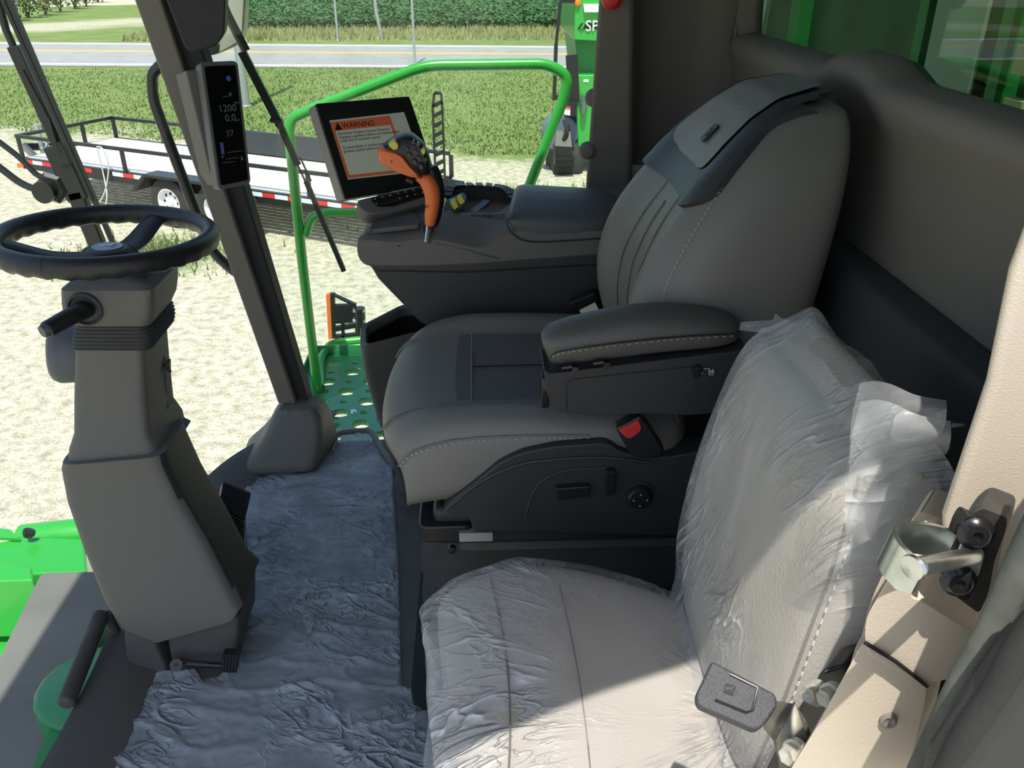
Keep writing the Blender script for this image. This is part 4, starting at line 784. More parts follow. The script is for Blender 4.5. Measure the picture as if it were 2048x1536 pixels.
for u, v, s in ((826, 285, 5), (835, 290, 5), (815, 298, 4), (818, 311, 6), (831, 305, 6), (838, 318, 6), (829, 325, 6), (850, 320, 4), (842, 334, 6)):
    mb = MB(); mb.prism(outl([(u-s, v-s*.6), (u+s*.2, v-s), (u+s, v+s*.5), (u-s*.2, v+s)], yl-.013, .0015), (0, .012, 0)); lv.part('thumb_button', mb, blackg, hp, bevel=.001)
mb = MB(); mb.revolve(P(783, 323, y=yl-.012), (0, -1, 0), [(-.004, .0022), (.0008, .0022), (.0008, 0)], 12); lv.part('screw_hole', mb, mat('dark_orange', (.25, .04, .01), .6))
mb = MB(); mb.revolve(P(852, 414, y=yl+.004), (0, -1, 0), [(-.004, .0022), (.0015, .0022), (.0015, 0)], 12); lv.part('screw_hole', mb, mat('dark_orange', (.25, .04, .01), .6))
mb = MB(); mb.tube([P(812, 358, y=yl+.01), P(826, 364, y=yl+.01)], .006, 10); lv.part('trigger', mb, black)
# touch screen
n2_ = Vector((.60, -.70, .38)).normalized(); o2 = P(750, 300, y=1.86)
ts = Thing('touch_screen', 'large grey cased monitor showing an orange WARNING page', 'monitor', P(770, 400, y=1.9))
Q2 = [PP(*k, o2, n2_) for k in ((631, 207), (819, 192), (878, 366), (690, 399))]
mb = MB(); mb.prism(rounded(Q2, .006), -n2_*.006); ts.part('front_frame', mb, mat('frame_black', (.012, .012, .011), .35), bevel=.003)
mb = MB(); mb.prism(rounded([p-n2_*.0062 for p in Q2], .006), -n2_*.03); ts.part('case', mb, mat('monitor_case', (.23, .205, .175), .5), bevel=.003)
def on2(u, v, h=.0006): return PP(u, v, o2+n2_*h, n2_)
mb = MB(); mb.prism([on2(*k, .0005) for k in ((650, 222), (806, 214), (858, 360), (697, 385))], -n2_*.001); ts.part('glass', mb, mat('screen_glass', (.014, .018, .022), .15), smooth=False)
def scol(nm, c, e=.10): return mat(nm, tuple(q*.35 for q in c), .4, emit=(c, e))
lcd = [(659, 241), (808, 224), (851, 342), (696, 359)]
mb = MB(); mb.prism([on2(*k, .0012) for k in lcd], -n2_*.0008); sc_ = ts.part('display', mb, scol('lcd_grey_green', (.50, .56, .44), .19), smooth=False)
def bil(s, t): a = [Vector((*k, 0)) for k in lcd]; q = a[0].lerp(a[1], s).lerp(a[3].lerp(a[2], s), t); return q.x, q.y
def qd(s0, t0_, s1, t1, h): return [on2(*bil(s, t), h) for s, t in ((s0, t0_), (s1, t0_), (s1, t1), (s0, t1))]
ow = scol('lcd_orange', (.60, .14, .06), .2)
mb = MB(); mb.prism(qd(.0, .03, .80, .98, .0017), -n2_*.0004); ts.part('warning_frame', mb, ow, sc_, smooth=False)
mb = MB(); mb.prism(qd(.035, .185, .765, .93, .0022), -n2_*.0004); ts.part('message_panel', mb, scol('lcd_pale', (.52, .58, .46), .2), sc_, smooth=False)
X2 = (on2(*bil(1, .5))-on2(*bil(0, .5))).normalized(); Y2 = n2_.cross(X2).normalized(); inkm = mat('lcd_ink', (.01, .01, .01), .5)
ts.part('warning_text', text('WARNING', .0165, on2(*bil(.14, .115), .0019), X2, Y2, .0003, 'LEFT'), inkm, sc_, smooth=False)
c = on2(*bil(.085, .115), .0019); ts.part('warning_triangle', MB().prism([c-X2*.009-Y2*.007, c+X2*.009-Y2*.007, c+Y2*.009], n2_*.0003), inkm, sc_, smooth=False)
for k, (ln, t) in enumerate((('Automatic Guidance System Detected.', .215), ('Engaging a guidance system on roadways may', .275), ('cause loss of machine control.', .335), ('To avoid death or serious injury, disable the', .455), ('guidance system before entering roadways.', .515))):
    ts.part('message_line', text(ln, .0082, on2(*bil(.055, t+.02), .0025), X2, Y2, .0002, 'LEFT'), inkm, sc_, smooth=False)
mb = MB(); a = (Q2[2]+Q2[3])/2-n2_*.03; mb.tube([a+Y2*.05, a-Vector((0, -.02, .10))], .016, 12); ts.part('arm', mb, dplastic)
# keypad below
kp = Thing('keypad', 'grey button strip under the monitor with small black keys', 'keypad', P(780, 440, y=1.80))
n3 = Vector((.25, -.55, .8)).normalized(); o3 = P(790, 400, y=1.80)
q3 = [PP(*k, o3, n3) for k in ((725, 396), (850, 366), (868, 400), (770, 425), (730, 418))]
mb = MB(); mb.prism(rounded([PP(*k, o3, n3) for k in ((714, 400), (728, 396), (862, 366), (880, 388), (860, 405), (778, 425), (738, 428), (718, 415))], .01), -n3*.035); kp.part('body', mb, gplastic, bevel=.004)
mb = MB(); mb.prism(rounded([PP(*k, o3+n3*.001, n3) for k in ((740, 396), (858, 370), (864, 388), (790, 412), (752, 414))], .008), -n3*.002); kp.part('panel', mb, blackg, bevel=.001)
X3 = (PP(860, 380, o3, n3)-PP(740, 405, o3, n3)).normalized(); Y3 = n3.cross(X3)
for i in range(7):
    for j in range(2):
        u = 749+15.5*i+3*j; v = 399-3.6*i+9*j
        if j == 1 and i in (1, 2): continue
        p = PP(u, v, o3+n3*.002, n3); mb = MB(); mb.prism(rounded([p+X3*a*.0042+Y3*b*.0036 for a, b in ((-1, -1), (1, -1), (1, 1), (-1, 1))], .0012), n3*.002); b_ = kp.part('key', mb, black, bevel=.0006)
        mb = MB(); mk = [[(-.5, -.5), (.5, -.5), (.5, .5)], [(-.5, -.5), (.5, -.5), (0, .6)], [(-.4, -.5), (.4, -.5), (.4, .5), (-.4, .5)]][(i+j) % 3]; mb.prism([p+X3*a*.004+Y3*b*.004 for a, b in mk], n3*.0024); kp.part('key_symbol', mb, mat('key_symbol', (.30, .30, .28), .5), b_, smooth=False)
mb = MB(); mb.bar(PP(762, 411, o3+n3*.002, n3), PP(800, 402, o3+n3*.002, n3), .003, .009, up=n3); kp.part('long_key', mb, black)
mb = MB(); mb.prism([P(770, 428, y=1.80), P(880, 405, y=1.84), P(872, 440, y=1.84), P(780, 452, y=1.80)], (0, .05, 0)); kp.part('mount', mb, dplastic, bevel=.004)
# side bin
bn = Thing('storage_bin', 'open grey storage bin between the seat and the side glass', 'bin', P(770, 860, z=0))
zb_ = .45
o4 = [P(722, 695, z=zb_), P(900, 650, z=zb_), P(900, 575, z=zb_), P(806, 610, z=zb_), P(722, 655, z=zb_)]
o4 = [Vector((p.x, min(p.y, 2.14), p.z)) for p in o4]
cb = sum(o4, Vector())/5
def rg_(k, z_, dx=0): return rounded([Vector((cb.x+(p.x-cb.x)*k+dx, cb.y+(p.y-cb.y)*k, z_)) for p in o4], .02, 4)
mb = MB(); mb.loft([rg_(.78, 0, .05), rg_(.86, .12, .03), rg_(.97, .36), rg_(1.0, .41), rg_(1.02, .45), rg_(1.0, .455), rg_(.90, .45), rg_(.87, .43), rg_(.8, .22)]); bn.part('tub', mb, gplastic, ang=50)
mb = MB(); mb.loft([rg_(.865, .428), rg_(.79, .225)], False); mb.quad(*rg_(.79, .226)); bn.part('liner', mb, black)
# ================= operator seat =================
YC = 1.42
se = Thing('operator_seat', 'grey leather operator seat with black side shield on a rubber bellows base', 'seat', (.1, YC, 0))
# cushion: stations front to rear
def cs_sec(x, zt, hw, zb2, edge, dish):
    """closed ring in the y-z plane: dished top between raised side bolsters"""
    pr_ = [(-1.0, .0), (-1.0, .45), (-.985, .75), (-.93, .93), (-.84, 1.0), (-.74, 1.0), (-.66, .95), (-.60, .90), (-.30, .865), (0, .86), (.30, .865), (.60, .90), (.66, .95), (.74, 1.0), (.84, 1.0), (.93, .93), (.985, .75), (1.0, .45), (1.0, 0)]
    h = zt-zb2; out = []
    for a, b in pr_:
        bb = 1-(1-b)*dish if b > .84 and abs(a) < .8 else b
        aa = a*hw; xx = x-edge*(1-min(1, abs(a))**3)
        out.append(Vector((xx, YC+aa, zb2+h*bb)))
    return out
cst = [(-.105, .49, .20, .455, .045, 0), (-.130, .535, .232, .435, .055, 0), (-.132, .57, .245, .44, .055, .2), (-.110, .605, .25, .44, .050, .35), (-.06, .628, .252, .445, .04, .7), (-.02, .634, .252, .448, .025, .95), (0, .636, .252, .45, .02, 1), (.08, .636, .252, .46, .01, 1), (.17, .632, .252, .47, 0, 1), (.27, .625, .25, .48, 0, 1), (.36, .62, .24, .49, 0, 1)]
mb = MB(); mb.loft([cs_sec(*c) for c in cst]); cu = se.part('seat_cushion', mb, [leather, leather_in], ang=80, sub=2)
for q_ in cu.data.polygons: q_.material_index = 1 if q_.index//19 >= 5 and 7 <= q_.index % 19 <= 10 and q_.index < 19*(len(cst)-1) else 0
def ctop(x, a):
    """height of the cushion top at station x, relative width a"""
    for i in range(3, len(cst)-1):
        if cst[i][0] <= x <= cst[i+1][0]:
            t = (x-cst[i][0])/(cst[i+1][0]-cst[i][0]); A = cst[i]; B2 = cst[i+1]; zt = A[1]+(B2[1]-A[1])*t; d = A[5]+(B2[5]-A[5])*t; zb3 = A[3]+(B2[3]-A[3])*t; b = .86 if a < .5 else .9
            return zb3+(zt-zb3)*(1-(1-b)*d)
    return cst[-1][1]
# darker insert panels and their seams
mb = MB()
def patch(mb, f, ns=14, nt_=14): mb.loft([[f(i/ns, j/nt_) for i in range(ns+1)] for j in range(nt_+1)], False, False)
0 and patch(mb, lambda s, t: Vector((-.02+.34*t, YC-.60*.25+1.2*.25*s, 0))+UZ*(ctop(-.02+.34*t, .1)+.003-.010*(2*s-1)**10-.006*(1-t)**12))
for sg in (-1, 1): se.part('seam', MB().tube(spline([cs_sec(*c_)[7 if sg < 0 else 11]+Vector((0, 0, -.001)) for c_ in cst[2:]], 4), .0022, 6), leather_side, cu)
def seam(pts, r=.0012, m_=None, nm='seam', par=None, thing=None): return (thing or se).part(nm, MB().tube(spline(pts, 4), r, 6), m_ or black, par or cu)
seam([Vector((-.02, YC-.148+.296*k/6, ctop(-.02, abs(-.6+1.2*k/6))+.003)) for k in range(7)], .0014, mat('seam_light', (.2, .2, .19), .6))
seam([Vector((-.02+.3*k/4, YC+.0, ctop(-.02+.3*k/4, 0)+.004)) for k in range(5)], .0014)
def dots(pts, nm, par, thing, r=.0009, step=.008, m_=None):
    sp = spline(pts, 12); m2 = MB(); acc = 0; L_ = 0
    for a, b in zip(sp, sp[1:]):
        L_ += (b-a).length
        if L_-acc > step: acc = L_; d = (b-a).normalized(); m2.tube([a, a+d*step*.55], r, 4)
    return thing.part(nm, m2, m_ or stitch, par, smooth=False)
near = [PP(816, 1008, (0, YC-.2505, 0), (0, 1, 0)), PP(812, 970, (0, YC-.2505, 0), (0, 1, 0)), PP(830, 940, (0, YC-.25, 0), (0, 1, 0)), PP(880, 905, (0, YC-.248, 0), (0, 1, 0)), PP(960, 880, (0, YC-.246, 0), (0, 1, 0)), PP(1050, 868, (0, YC-.246, 0), (0, 1, 0)), PP(1150, 864, (0, YC-.246, 0), (0, 1, 0)), PP(1225, 858, (0, YC-.246, 0), (0, 1, 0))]
dots([cs_sec(*c_)[2].lerp(cs_sec(*c_)[3], .3)+Vector((-.004 if c_[0] < -.1 else 0, -.0005, .0)) for c_ in cst[2:9]], 'stitching', cu, se, .0010)
se.part('seam', MB().tube(spline([cs_sec(*c_)[2].lerp(cs_sec(*c_)[3], .45)+Vector((-.003 if c_[0] < -.1 else 0, -.0005, .0)) for c_ in cst[2:9]], 4), .0013, 6), leather_side, cu)
# side shield
ysh = YC-.262
mb = MB(); mb.prism(rounded(outl([(882, 1026), (905, 1000), (950, 965), (1000, 925), (1045, 905), (1110, 893), (1215, 886), (1245, 905), (1330, 915), (1420, 900), (1460, 1075), (945, 1062), (940, 1032)], ysh), .012), (0, .05, 0)); sh = se.part('side_shield', mb, dplastic, bevel=.008, seg=3)
mb = MB(); mb.tube(spline(outl([(890, 1022), (960, 965), (1030, 932), (1090, 921), (1200, 915), (1300, 925)], ysh-.001), 5), .003, 8); se.part('styling_ridge', mb, dplastic, sh)
mb = MB(); mb.tube(spline(outl([(1052, 1030), (1072, 975), (1110, 948), (1160, 938), (1240, 936)], ysh-.0005), 5), .002, 8); se.part('styling_ridge', mb, dplastic, sh)
mb = MB(); mb.prism(rounded(outl([(1112, 978), (1180, 973), (1182, 992), (1114, 1002)], ysh-.014), .003), (0, .014, 0)); se.part('slide_switch', mb, black, sh, bevel=.003)
mb = MB(); mb.prism(rounded(outl([(1213, 944), (1232, 943), (1230, 990), (1212, 992)], ysh-.014), .003), (0, .014, 0)); se.part('slide_switch', mb, black, sh, bevel=.003)
kc = P(1277, 988, y=ysh); mb = MB(); mb.revolve(kc, (0, -1, 0), [(0, .022), (.012, .021), (.017, .017), (.018, 0)], 32); se.part('lumbar_knob', mb, black, sh)
mb = MB(); mb.revolve(kc, (0, -1, 0), [(0, .027), (.004, .026), (.004, .022)], 32); se.part('knob_ring', mb, dplastic, sh)
for k in range(4): a = k*math.pi/2; p = kc+Vector((math.cos(a)*.011, -.0182, math.sin(a)*.011)); mb = MB(); mb.prism([p+Vector((-.002, 0, -.0015)), p+Vector((.002, 0, -.0015)), p+Vector((0, 0, .002))], (0, -.0004, 0)); se.part('knob_mark', mb, mat('print_grey', (.35, .35, .35), .6), sh, smooth=False)
# structure below the cushion
mb = MB(); mb.box((-.09, YC-.22, .37), (.50, YC+.22, .45)); se.part('seat_pan', mb, dplastic, bevel=.015, seg=3)
mb = MB(); mb.prism(rounded([Vector((x, y, .39)) for x, y in ((-.115, YC-.235), (-.02, YC-.235), (-.02, YC+.2), (-.115, YC+.2))], .02), (0, 0, .035)); se.part('slide_cap', mb, black, bevel=.005)
mb = MB(); mb.box((-.045, YC-.243, .398), (.012, YC-.225, .416)); se.part('slide_rail', mb, galv)
mb = MB(); mb.prism(outl([(945, 1032), (1330, 1010), (1400, 1075), (945, 1064)], ysh+.002), (0, .04, 0)); se.part('rail_cover', mb, dplastic, bevel=.004)
rg = []
NB = 26
for k in range(NB+1):
    t = k/NB; z_ = .04+.31*t; e = .010*math.cos(t*math.pi*2*4.0) if t < .74 else .004; f = .95-.0*t if t < .8 else .95-.5*(t-.8)
    hx, hy = .30*f+e, .22*f+e; rg.append(rounded([Vector((.17+a*hx, YC+b*hy, z_)) for a, b in ((-1, -1), (1, -1), (1, 1), (-1, 1))], .09, 6))
mb = MB(); mb.loft(rg); se.part('rubber_boot', mb, rubber, ang=60)
mb = MB(); mb.loft([rounded([Vector((.17+a*.255, YC+b*.20, z_)) for a, b in ((-1, -1), (1, -1), (1, 1), (-1, 1))], .07, 6) for z_ in (.345, .38)]); se.part('boot_flange', mb, gplastic2)
mb = MB(); mb.revolve((-.06, YC-.2, .352), (0, -1, 0), [(0, .008), (.008, .007), (.009, 0)], 12); se.part('bolt', mb, black)
mb = MB(); mb.loft([rounded([Vector((.18+a*.33, YC+b*.255, z_)) for a, b in ((-1, -1), (1, -1), (1, 1), (-1, 1))], .05, 6) for z_ in (.001, .02, .025)]+[rounded([Vector((.18+a*.30, YC+b*.235, z_)) for a, b in ((-1, -1), (1, -1), (1, 1), (-1, 1))], .05, 6) for z_ in (.025, .012)]); se.part('base_surround', mb, black, ang=40)
# backrest: stations bottom to top; front point, back point, half width, corner roundness
bst = [((.265, .60), (.50, .60), .215), ((.232, .66), (.505, .67), .235), ((.215, .74), (.51, .75), .242), ((.222, .81), (.52, .82), .242), ((.245, .87), (.53, .89), .236), ((.285, .93), (.54, .95), .225), ((.330, .985), (.548, 1.005), .207), ((.372, 1.03), (.552, 1.045), .187), ((.412, 1.065), (.552, 1.073), .165), ((.455, 1.092), (.548, 1.090), .152), ((.495, 1.10), (.535, 1.098), .13)]
def bsec(F_, B_, hw):
    f = Vector((F_[0], 0, F_[1])); b = Vector((B_[0], 0, B_[1])); out = []
    # rounded outline, front face slightly dished between the bolsters
    pr_ = [(-.98, 1.0), (-1.0, .80), (-1.0, .52), (-.985, .32), (-.93, .17), (-.82, .06), (-.70, .02), (-.58, .06), (-.42, .12), (-.2, .15), (0, .15), (.2, .15), (.42, .12), (.58, .06), (.70, .02), (.82, .06), (.93, .17), (.985, .32), (1.0, .52), (1.0, .8), (.98, 1.0), (.5, 1.02), (-.5, 1.02)]
    for a, t in pr_:
        p = f.lerp(b, t); out.append(Vector((p.x, YC+a*hw, p.z)))
    return out
brs = [bsec(*s_) for s_ in bst]
mb = MB(); mb.loft(brs); bk = se.part('backrest', mb, leather, ang=80, sub=2)
FR = list(range(0, 21))
def bsurf(s, a, off=.0):
    """point on the backrest front; s along the height 0..10, a across -1..1"""
    i = max(0, min(len(brs)-2, int(s))); t = s-i
    pr_ = [-.98, -1.0, -1.0, -.985, -.93, -.82, -.70, -.58, -.42, -.2, 0, .2, .42, .58, .70, .82, .93, .985]
    j = 3
    while j < 17 and not (pr_[j] <= a <= pr_[j+1]): j += 1
    j = min(j, 16); q = (a-pr_[j])/max(1e-6, pr_[j+1]-pr_[j]); q = max(0, min(1, q))
    A = brs[i][j].lerp(brs[i][j+1], q); B2 = brs[i+1][j].lerp(brs[i+1][j+1], q); p = A.lerp(B2, t)
    up_ = (B2-A); nrm = Vector((up_.z, 0, -up_.x)).normalized()*-1; nrm = Vector((-abs(nrm.x), (a**5)*.6, abs(nrm.z)*(1 if up_.x > 0 else -1))).normalized()
    return p+nrm*off
def bs(s, a, off=.004): return bsurf(s, a, off)
for a0 in (-.40, .40):
    se.part('seam', MB().tube(spline([bs(s_*.6, a0*(1-.05*s_), .001) for s_ in range(0, 10)], 3), .0018, 6), leather_side, bk)
se.part('seam', MB().tube(spline([bs(s_*.6, 0, .001) for s_ in range(0, 9)], 3), .0016, 6), leather_side, bk)
dots([bs(s_*.78, -.965+.01*s_, .001) for s_ in range(0, 12)], 'stitching', bk, se)
# head panel: pale pad inside a dark band
def upath(w0, sb_, st0): return [(s_, w0) for s_ in (sb_,)]
def band(wi, wo, s0i, s0o, s1, off):
    L_ = []
    def U(w_, s0):
        pts = []
        for k in range(61):
            t = k/60
            if t < .36: q = t/.36; pts.append((s1-(s1-s0-.75)*q, -w_+.0*q))
            elif t > .64: q = (t-.64)/.36; pts.append((s0+.75+(s1-s0-.75)*q, w_))
            else: q = (t-.36)/.28; an = math.pi*q; pts.append((s0+.75-.75*math.sin(an)**.8, -w_*math.copysign(abs(math.cos(an))**.55, math.cos(an))))
        return pts
    return [[bsurf(s_, a_*(1.0 if s_ < 8 else 1+.1*(s_-8)), off) for s_, a_ in U(wi+(wo-wi)*k/4, s0i+(s0o-s0i)*k/4)] for k in range(5)]
rws = band(.60, .88, 6.1, 5.2, 10.8, .008)
mb = MB(); mb.loft([[p-Vector((-.02, 0, .01)) for p in rws[0]]]+rws+[[p-Vector((-.02, 0, .01)) for p in rws[-1]]], False, False); se.part('head_band', mb, mat('dark_band', (.030, .032, .034), .45, bump=.2, bscale=600), bk, ang=50)
mb = MB(); rws = [[bsurf(s_, a_, .0115) for a_ in [(-.64+1.28*i/14)*(1-(1-min(1, (s_-5.9)/.9))**2.6)**.4 for i in range(15)]] for s_ in [5.93+4.9*(k/30)**1.4 for k in range(31)]]
mb.loft(rws, False, False); hpn = se.part('head_panel', mb, mat('head_panel', (.20, .195, .175), .5, bump=.35, bscale=420), bk, ang=80)
c = bsurf(6.8, 0, .0145); c2 = bsurf(7.3, 0, .0145); Yh = (c2-c).normalized(); Xh = Vector((0, -1, 0)); Zh = Xh.cross(Yh)
mb = MB(); mb.prism(rounded([c+Xh*a+Yh*b for a, b in ((-.011, -.018), (.011, -.018), (.011, .018), (-.011, .018))], .008), Zh*.003); se.part('badge', mb, black, hpn)
mb = shape(DEER, .017, c+Zh*.003, Yh*-1, Xh, .0008); se.part('badge_mark', mb, dplastic, hpn, smooth=False)
mb = MB(); mb.tube([brs[i][2]+Vector((.0, -.001, 0)) for i in range(1, 10)], .0015, 6); 
# buckle at the near side
bk2 = Thing('seat_belt_buckle', 'black seat belt buckle with red push button beside the cushion', 'buckle', P(1275, 915, y=ysh-.02))
mb = MB(); mb.prism(rounded(outl([(1232, 858), (1281, 832), (1298, 850), (1330, 900), (1325, 916), (1290, 920), (1262, 912), (1248, 888)], ysh-.03), .006), (0, .026, 0)); bk2.part('body', mb, black, bevel=.005, seg=3)
mb = MB(); mb.prism(rounded(outl([(1238, 862), (1278, 841), (1283, 855), (1280, 864), (1262, 877), (1252, 876)], ysh-.034), .003), (0, .02, 0)); bk2.part('push_button', mb, red, bevel=.003)
bt = Thing('seat_belt_tongue', 'tan metal seat belt tongue in front of the backrest foot', 'belt tongue', P(1185, 650, y=1.62))
n5 = Vector((-.45, -.75, .5)).normalized(); o5 = P(1187, 628, y=1.63); q5 = [PP(*k, o5, n5) for k in ((1158, 620), (1190, 604), (1213, 648), (1178, 660))]
mb = MB(); sl_ = [PP(*k, o5, n5) for k in ((1181, 641), (1193, 635), (1199, 645), (1186, 650))]
mb.prism(q5, -n5*.003); bt.part('plate', mb, mat('tan_metal', (.42, .38, .27), .4, .4), bevel=.001)
mb = MB(); mb.prism([p+n5*.0006 for p in sl_], -n5*.001); bt.part('slot', mb, black, smooth=False)
mb = MB(); mb.prism(rounded(outl([(1140, 606), (1190, 585), (1200, 602), (1160, 622), (1140, 620)], 1.66), .004), (0, .03, 0)); bt.part('webbing_guide', mb, black, bevel=.004)
# ================= left armrest =================
ar = Thing('armrest', 'folding padded armrest with a black box below, near side of the operator seat', 'armrest', P(1200, 830, y=1.13))
ya = 1.12; wa = .085
pts_t = [(1084, 700), (1092, 690), (1122, 681), (1200, 668), (1290, 652), (1380, 651), (1500, 660)]   # near shoulder
pts_b = [(1102, 738), (1106, 744), (1140, 738), (1212, 728), (1300, 717), (1390, 708), (1500, 697)]
rg = []
for i, ((ut, vt), (ub, vb)) in enumerate(zip(pts_t, pts_b)):
    T_ = P(ut, vt, y=ya); B_ = P(ub, vb, y=ya); e = [.025, .01, .004, 0, 0, 0, 0][i]; cr_ = [.0, .008, .014, .018, .02, .016, .012][i]
    rg.append([B_+Vector((0, .012+e, 0)), B_.lerp(T_, .15)+Vector((0, .002+e, 0)), B_.lerp(T_, .6)+Vector((0, -.002+e, 0)), T_+Vector((0, .004+e, -.001)), T_+Vector((0, .018+e*.6, cr_*.55)), T_+Vector((0, wa*.5, cr_)), T_+Vector((0, wa-.018-e*.6, cr_*.7)), T_+Vector((0, wa-.003-e, -.006)), B_.lerp(T_, .5)+Vector((0, wa-e, 0)), B_+Vector((0, wa-.01-e, 0))])
mb = MB(); mb.loft(rg); pad = ar.part('pad', mb, mat('armrest_leather', (.085, .082, .074), .45, bump=.4, bscale=420), ang=80, sub=2)
ln = [P(1100, 722, y=ya-.001), P(1108, 712, y=ya-.0015), P(1135, 705, y=ya-.002), P(1212, 694, y=ya-.0025), P(1300, 684, y=ya-.0025), P(1380, 677, y=ya-.0025), P(1470, 672, y=ya-.0025)]
dots(ln, 'stitching', pad, ar, .0008, .007)
ar.part('seam', MB().tube(spline([p+Vector((0, 0, .004)) for p in ln], 4), .0012, 6), black, pad)
mb = MB(); mb.prism(rounded(outl([(1086, 738), (1100, 748), (1212, 734), (1460, 704), (1500, 700), (1500, 820), (1380, 831), (1300, 827), (1190, 832), (1112, 822), (1098, 800)], ya+.002), .008), (0, .08, 0)); bx_ = ar.part('box', mb, dplastic, bevel=.006, seg=3)
mb = MB(); mb.tube(bend(outl([(1132, 822), (1131, 768), (1145, 760), (1380, 735)], ya+.0015), .01), .0018, 6); ar.part('panel_line', mb, dplastic, bx_)
for u, v in ((1132, 735), (1195, 726)): mb = MB(); mb.cyl(P(u-9, v+1, y=ya-.002), P(u+12, v-2, y=ya-.002), .0045, 12); mb.box(*(lambda p: ((p.x, p.y, p.z-.01), (p.x+.01, p.y+.01, p.z)))(P(u+12, v, y=ya-.003))); ar.part('hinge', mb, blackg)
mb = MB(); mb.prism(rounded(outl([(1385, 738), (1400, 733), (1402, 754), (1388, 758)], ya-.008), .002), (0, .01, 0)); ar.part('rocker_switch', mb, black, bx_, bevel=.001)
mb = MB()
for seg_ in (((1408, 738), (1418, 737), (1419, 750), (1427, 749)), ((1403, 747), (1406, 746)), ((1428, 744), (1426, 738))): mb.tube([P(*s_, y=ya-.0005) for s_ in seg_], .0008, 4)
for k in range(3): mb.tube([P(1421+3*k, 740, y=ya-.0005), P(1422+3*k, 746, y=ya-.0005)], .0007, 4)
ar.part('switch_symbol', mb, mat('print_white', (.6, .6, .6), .6), bx_, smooth=False)
mb = MB(); a = P(1086, 742, y=ya+.02); mb.prism(rounded([a+Vector((-.002, b, c_)) for b, c_ in ((-.004, -.01), (.03, -.01), (.03, -.062), (-.004, -.062))], .004), (.012, 0, -.0)); ar.part('rocker_switch', mb, blackg, bx_, bevel=.002)
# ================= buddy seat under polythene =================
bu = Thing('instructor_seat', 'light leather instructor seat nearest the door, under clear polythene', 'seat', (.15, .78, 0))
by0, by1 = .43, 1.03
def bsct(x, zt, y0, y1, zb2, grow=0):
    pr_ = [(0, 0), (0, .45), (.015, .72), (.06, .92), (.13, .99), (.25, 1.0), (.4, .985), (.5, .98), (.6, .985), (.75, 1.0), (.87, .99), (.94, .92), (.985, .72), (1, .45), (1, 0)]
    return [Vector((x+max(0, .95-(y0+(y1-y0)*a))*.13*max(0, min(1, (.2-x)/.2)), y0-grow+(y1-y0+2*grow)*a, zb2+(zt+grow-zb2)*b)) for a, b in pr_]
bcs = [(-.045, .42, .50, .90, .37), (-.072, .455, .46, .945, .355), (-.075, .48, .44, .965, .36), (-.055, .502, .43, .985, .36), (-.01, .515, .425, 1.005, .36), (.05, .52, .425, 1.02, .36), (.13, .515, .425, 1.015, .36), (.21, .508, .43, .98, .36), (.30, .50, .44, .93, .36), (.38, .50, .45, .90, .36)]
mb = MB(); mb.loft([bsct(*c) for c in bcs]); bc = bu.part('seat_cushion', mb, leather_tan, ang=80, sub=2)
mb = MB(); mb.tube(spline([Vector((.005+.02*math.sin(k/8*3.1), .50+.44*k/8, .5165)) for k in range(9)], 3), .0014, 6); bu.part('seam', mb, leather_side, bc)
mb = MB(); mb.tube(spline([Vector((.10+.01*math.sin(k/6*3.1), .50+.42*k/6, .5195)) for k in range(7)], 3), .0008, 6); bu.part('seam', mb, leather_side, bc)
# backrest, leaning back
bbs = [(.27, .48, .61, .90, .085), (.262, .52, .585, .945, .10), (.265, .58, .57, .965, .105), (.275, .66, .565, .975, .11), (.287, .73, .57, .98, .11), (.302, .80, .58, .975, .105), (.318, .845, .60, .97, .095), (.34, .872, .635, .96, .07), (.358, .884, .68, .93, .035)]
def bb_ring(x, z, y0, y1, th, g=0):
    pr_ = [(0, .95), (-.0, .6), (0.005, .3), (.04, .1), (.11, .02), (.3, -.0), (.5, .0), (.7, .0), (.89, .02), (.96, .1), (.995, .3), (1, .6), (1, .95), (.9, 1.0), (.5, 1.02), (.1, 1.0)]
    return [Vector((x-g+(th+2*g)*t, y0-g+(y1-y0+2*g)*a, z+(.03*t))) for a, t in pr_]
mb = MB(); mb.loft([bb_ring(*s_) for s_ in bbs]); bb = bu.part('backrest', mb, leather_tan, ang=80, sub=2)
def bbp(k, off=.002):
    r = bb_ring(*bbs[k]); return r[3]+Vector((-off, -off, 0))
dots([bbp(k)+Vector((.006, -.004, 0)) for k in range(0, 8)], 'stitching', bb, bu, .0009, .008, mat('stitch_white', (.7, .66, .6), .7))
bu.part('seam', MB().tube(spline([bbp(k)+Vector((.0, -.001, 0)) for k in range(0, 8)], 4), .0012, 6), leather_side, bb)
bu.part('base_box', MB().box((-.02, .45, .02), (.35, .92, .36)), dplastic, bevel=.02)
# ---------- polythene covers ----------
def wr_(p, sc, am):
    v = Vector(p)*sc; a = noise.noise(v); b = noise.noise(v*2.3+Vector((5, 1, 7))); r = 1-abs(a)*2.2
    return am*(.6*r+.5*b)
def resample(rings, m_, k):
    """rings refined along and across, still closed rings of points"""
    cols = [spline([r[i] for r in rings], m_) for i in range(len(rings[0]))]; out = []
    for t in range(len(cols[0])): out.append(spline([c[t] for c in cols], k))
    return out
def cover(rings, amp, sc, streak=None):
    R2 = resample(rings, 9, 6); c = sum((sum(r, Vector())/len(r) for r in R2), Vector())/len(R2); o = []
    for r in R2:
        row = []
        for p in r:
            d = (p-c); d.normalize(); a = amp
            v = Vector((p.x*sc[0], p.y*sc[1], p.z*sc[2])); w_ = noise.noise(v); w2 = noise.noise(v*2.7+Vector((3, 3, 3)))
            row.append(p+d*(a*(1-abs(w_)*2.4)+a*.4*w2))
        o.append(row)
    return o
g = .002
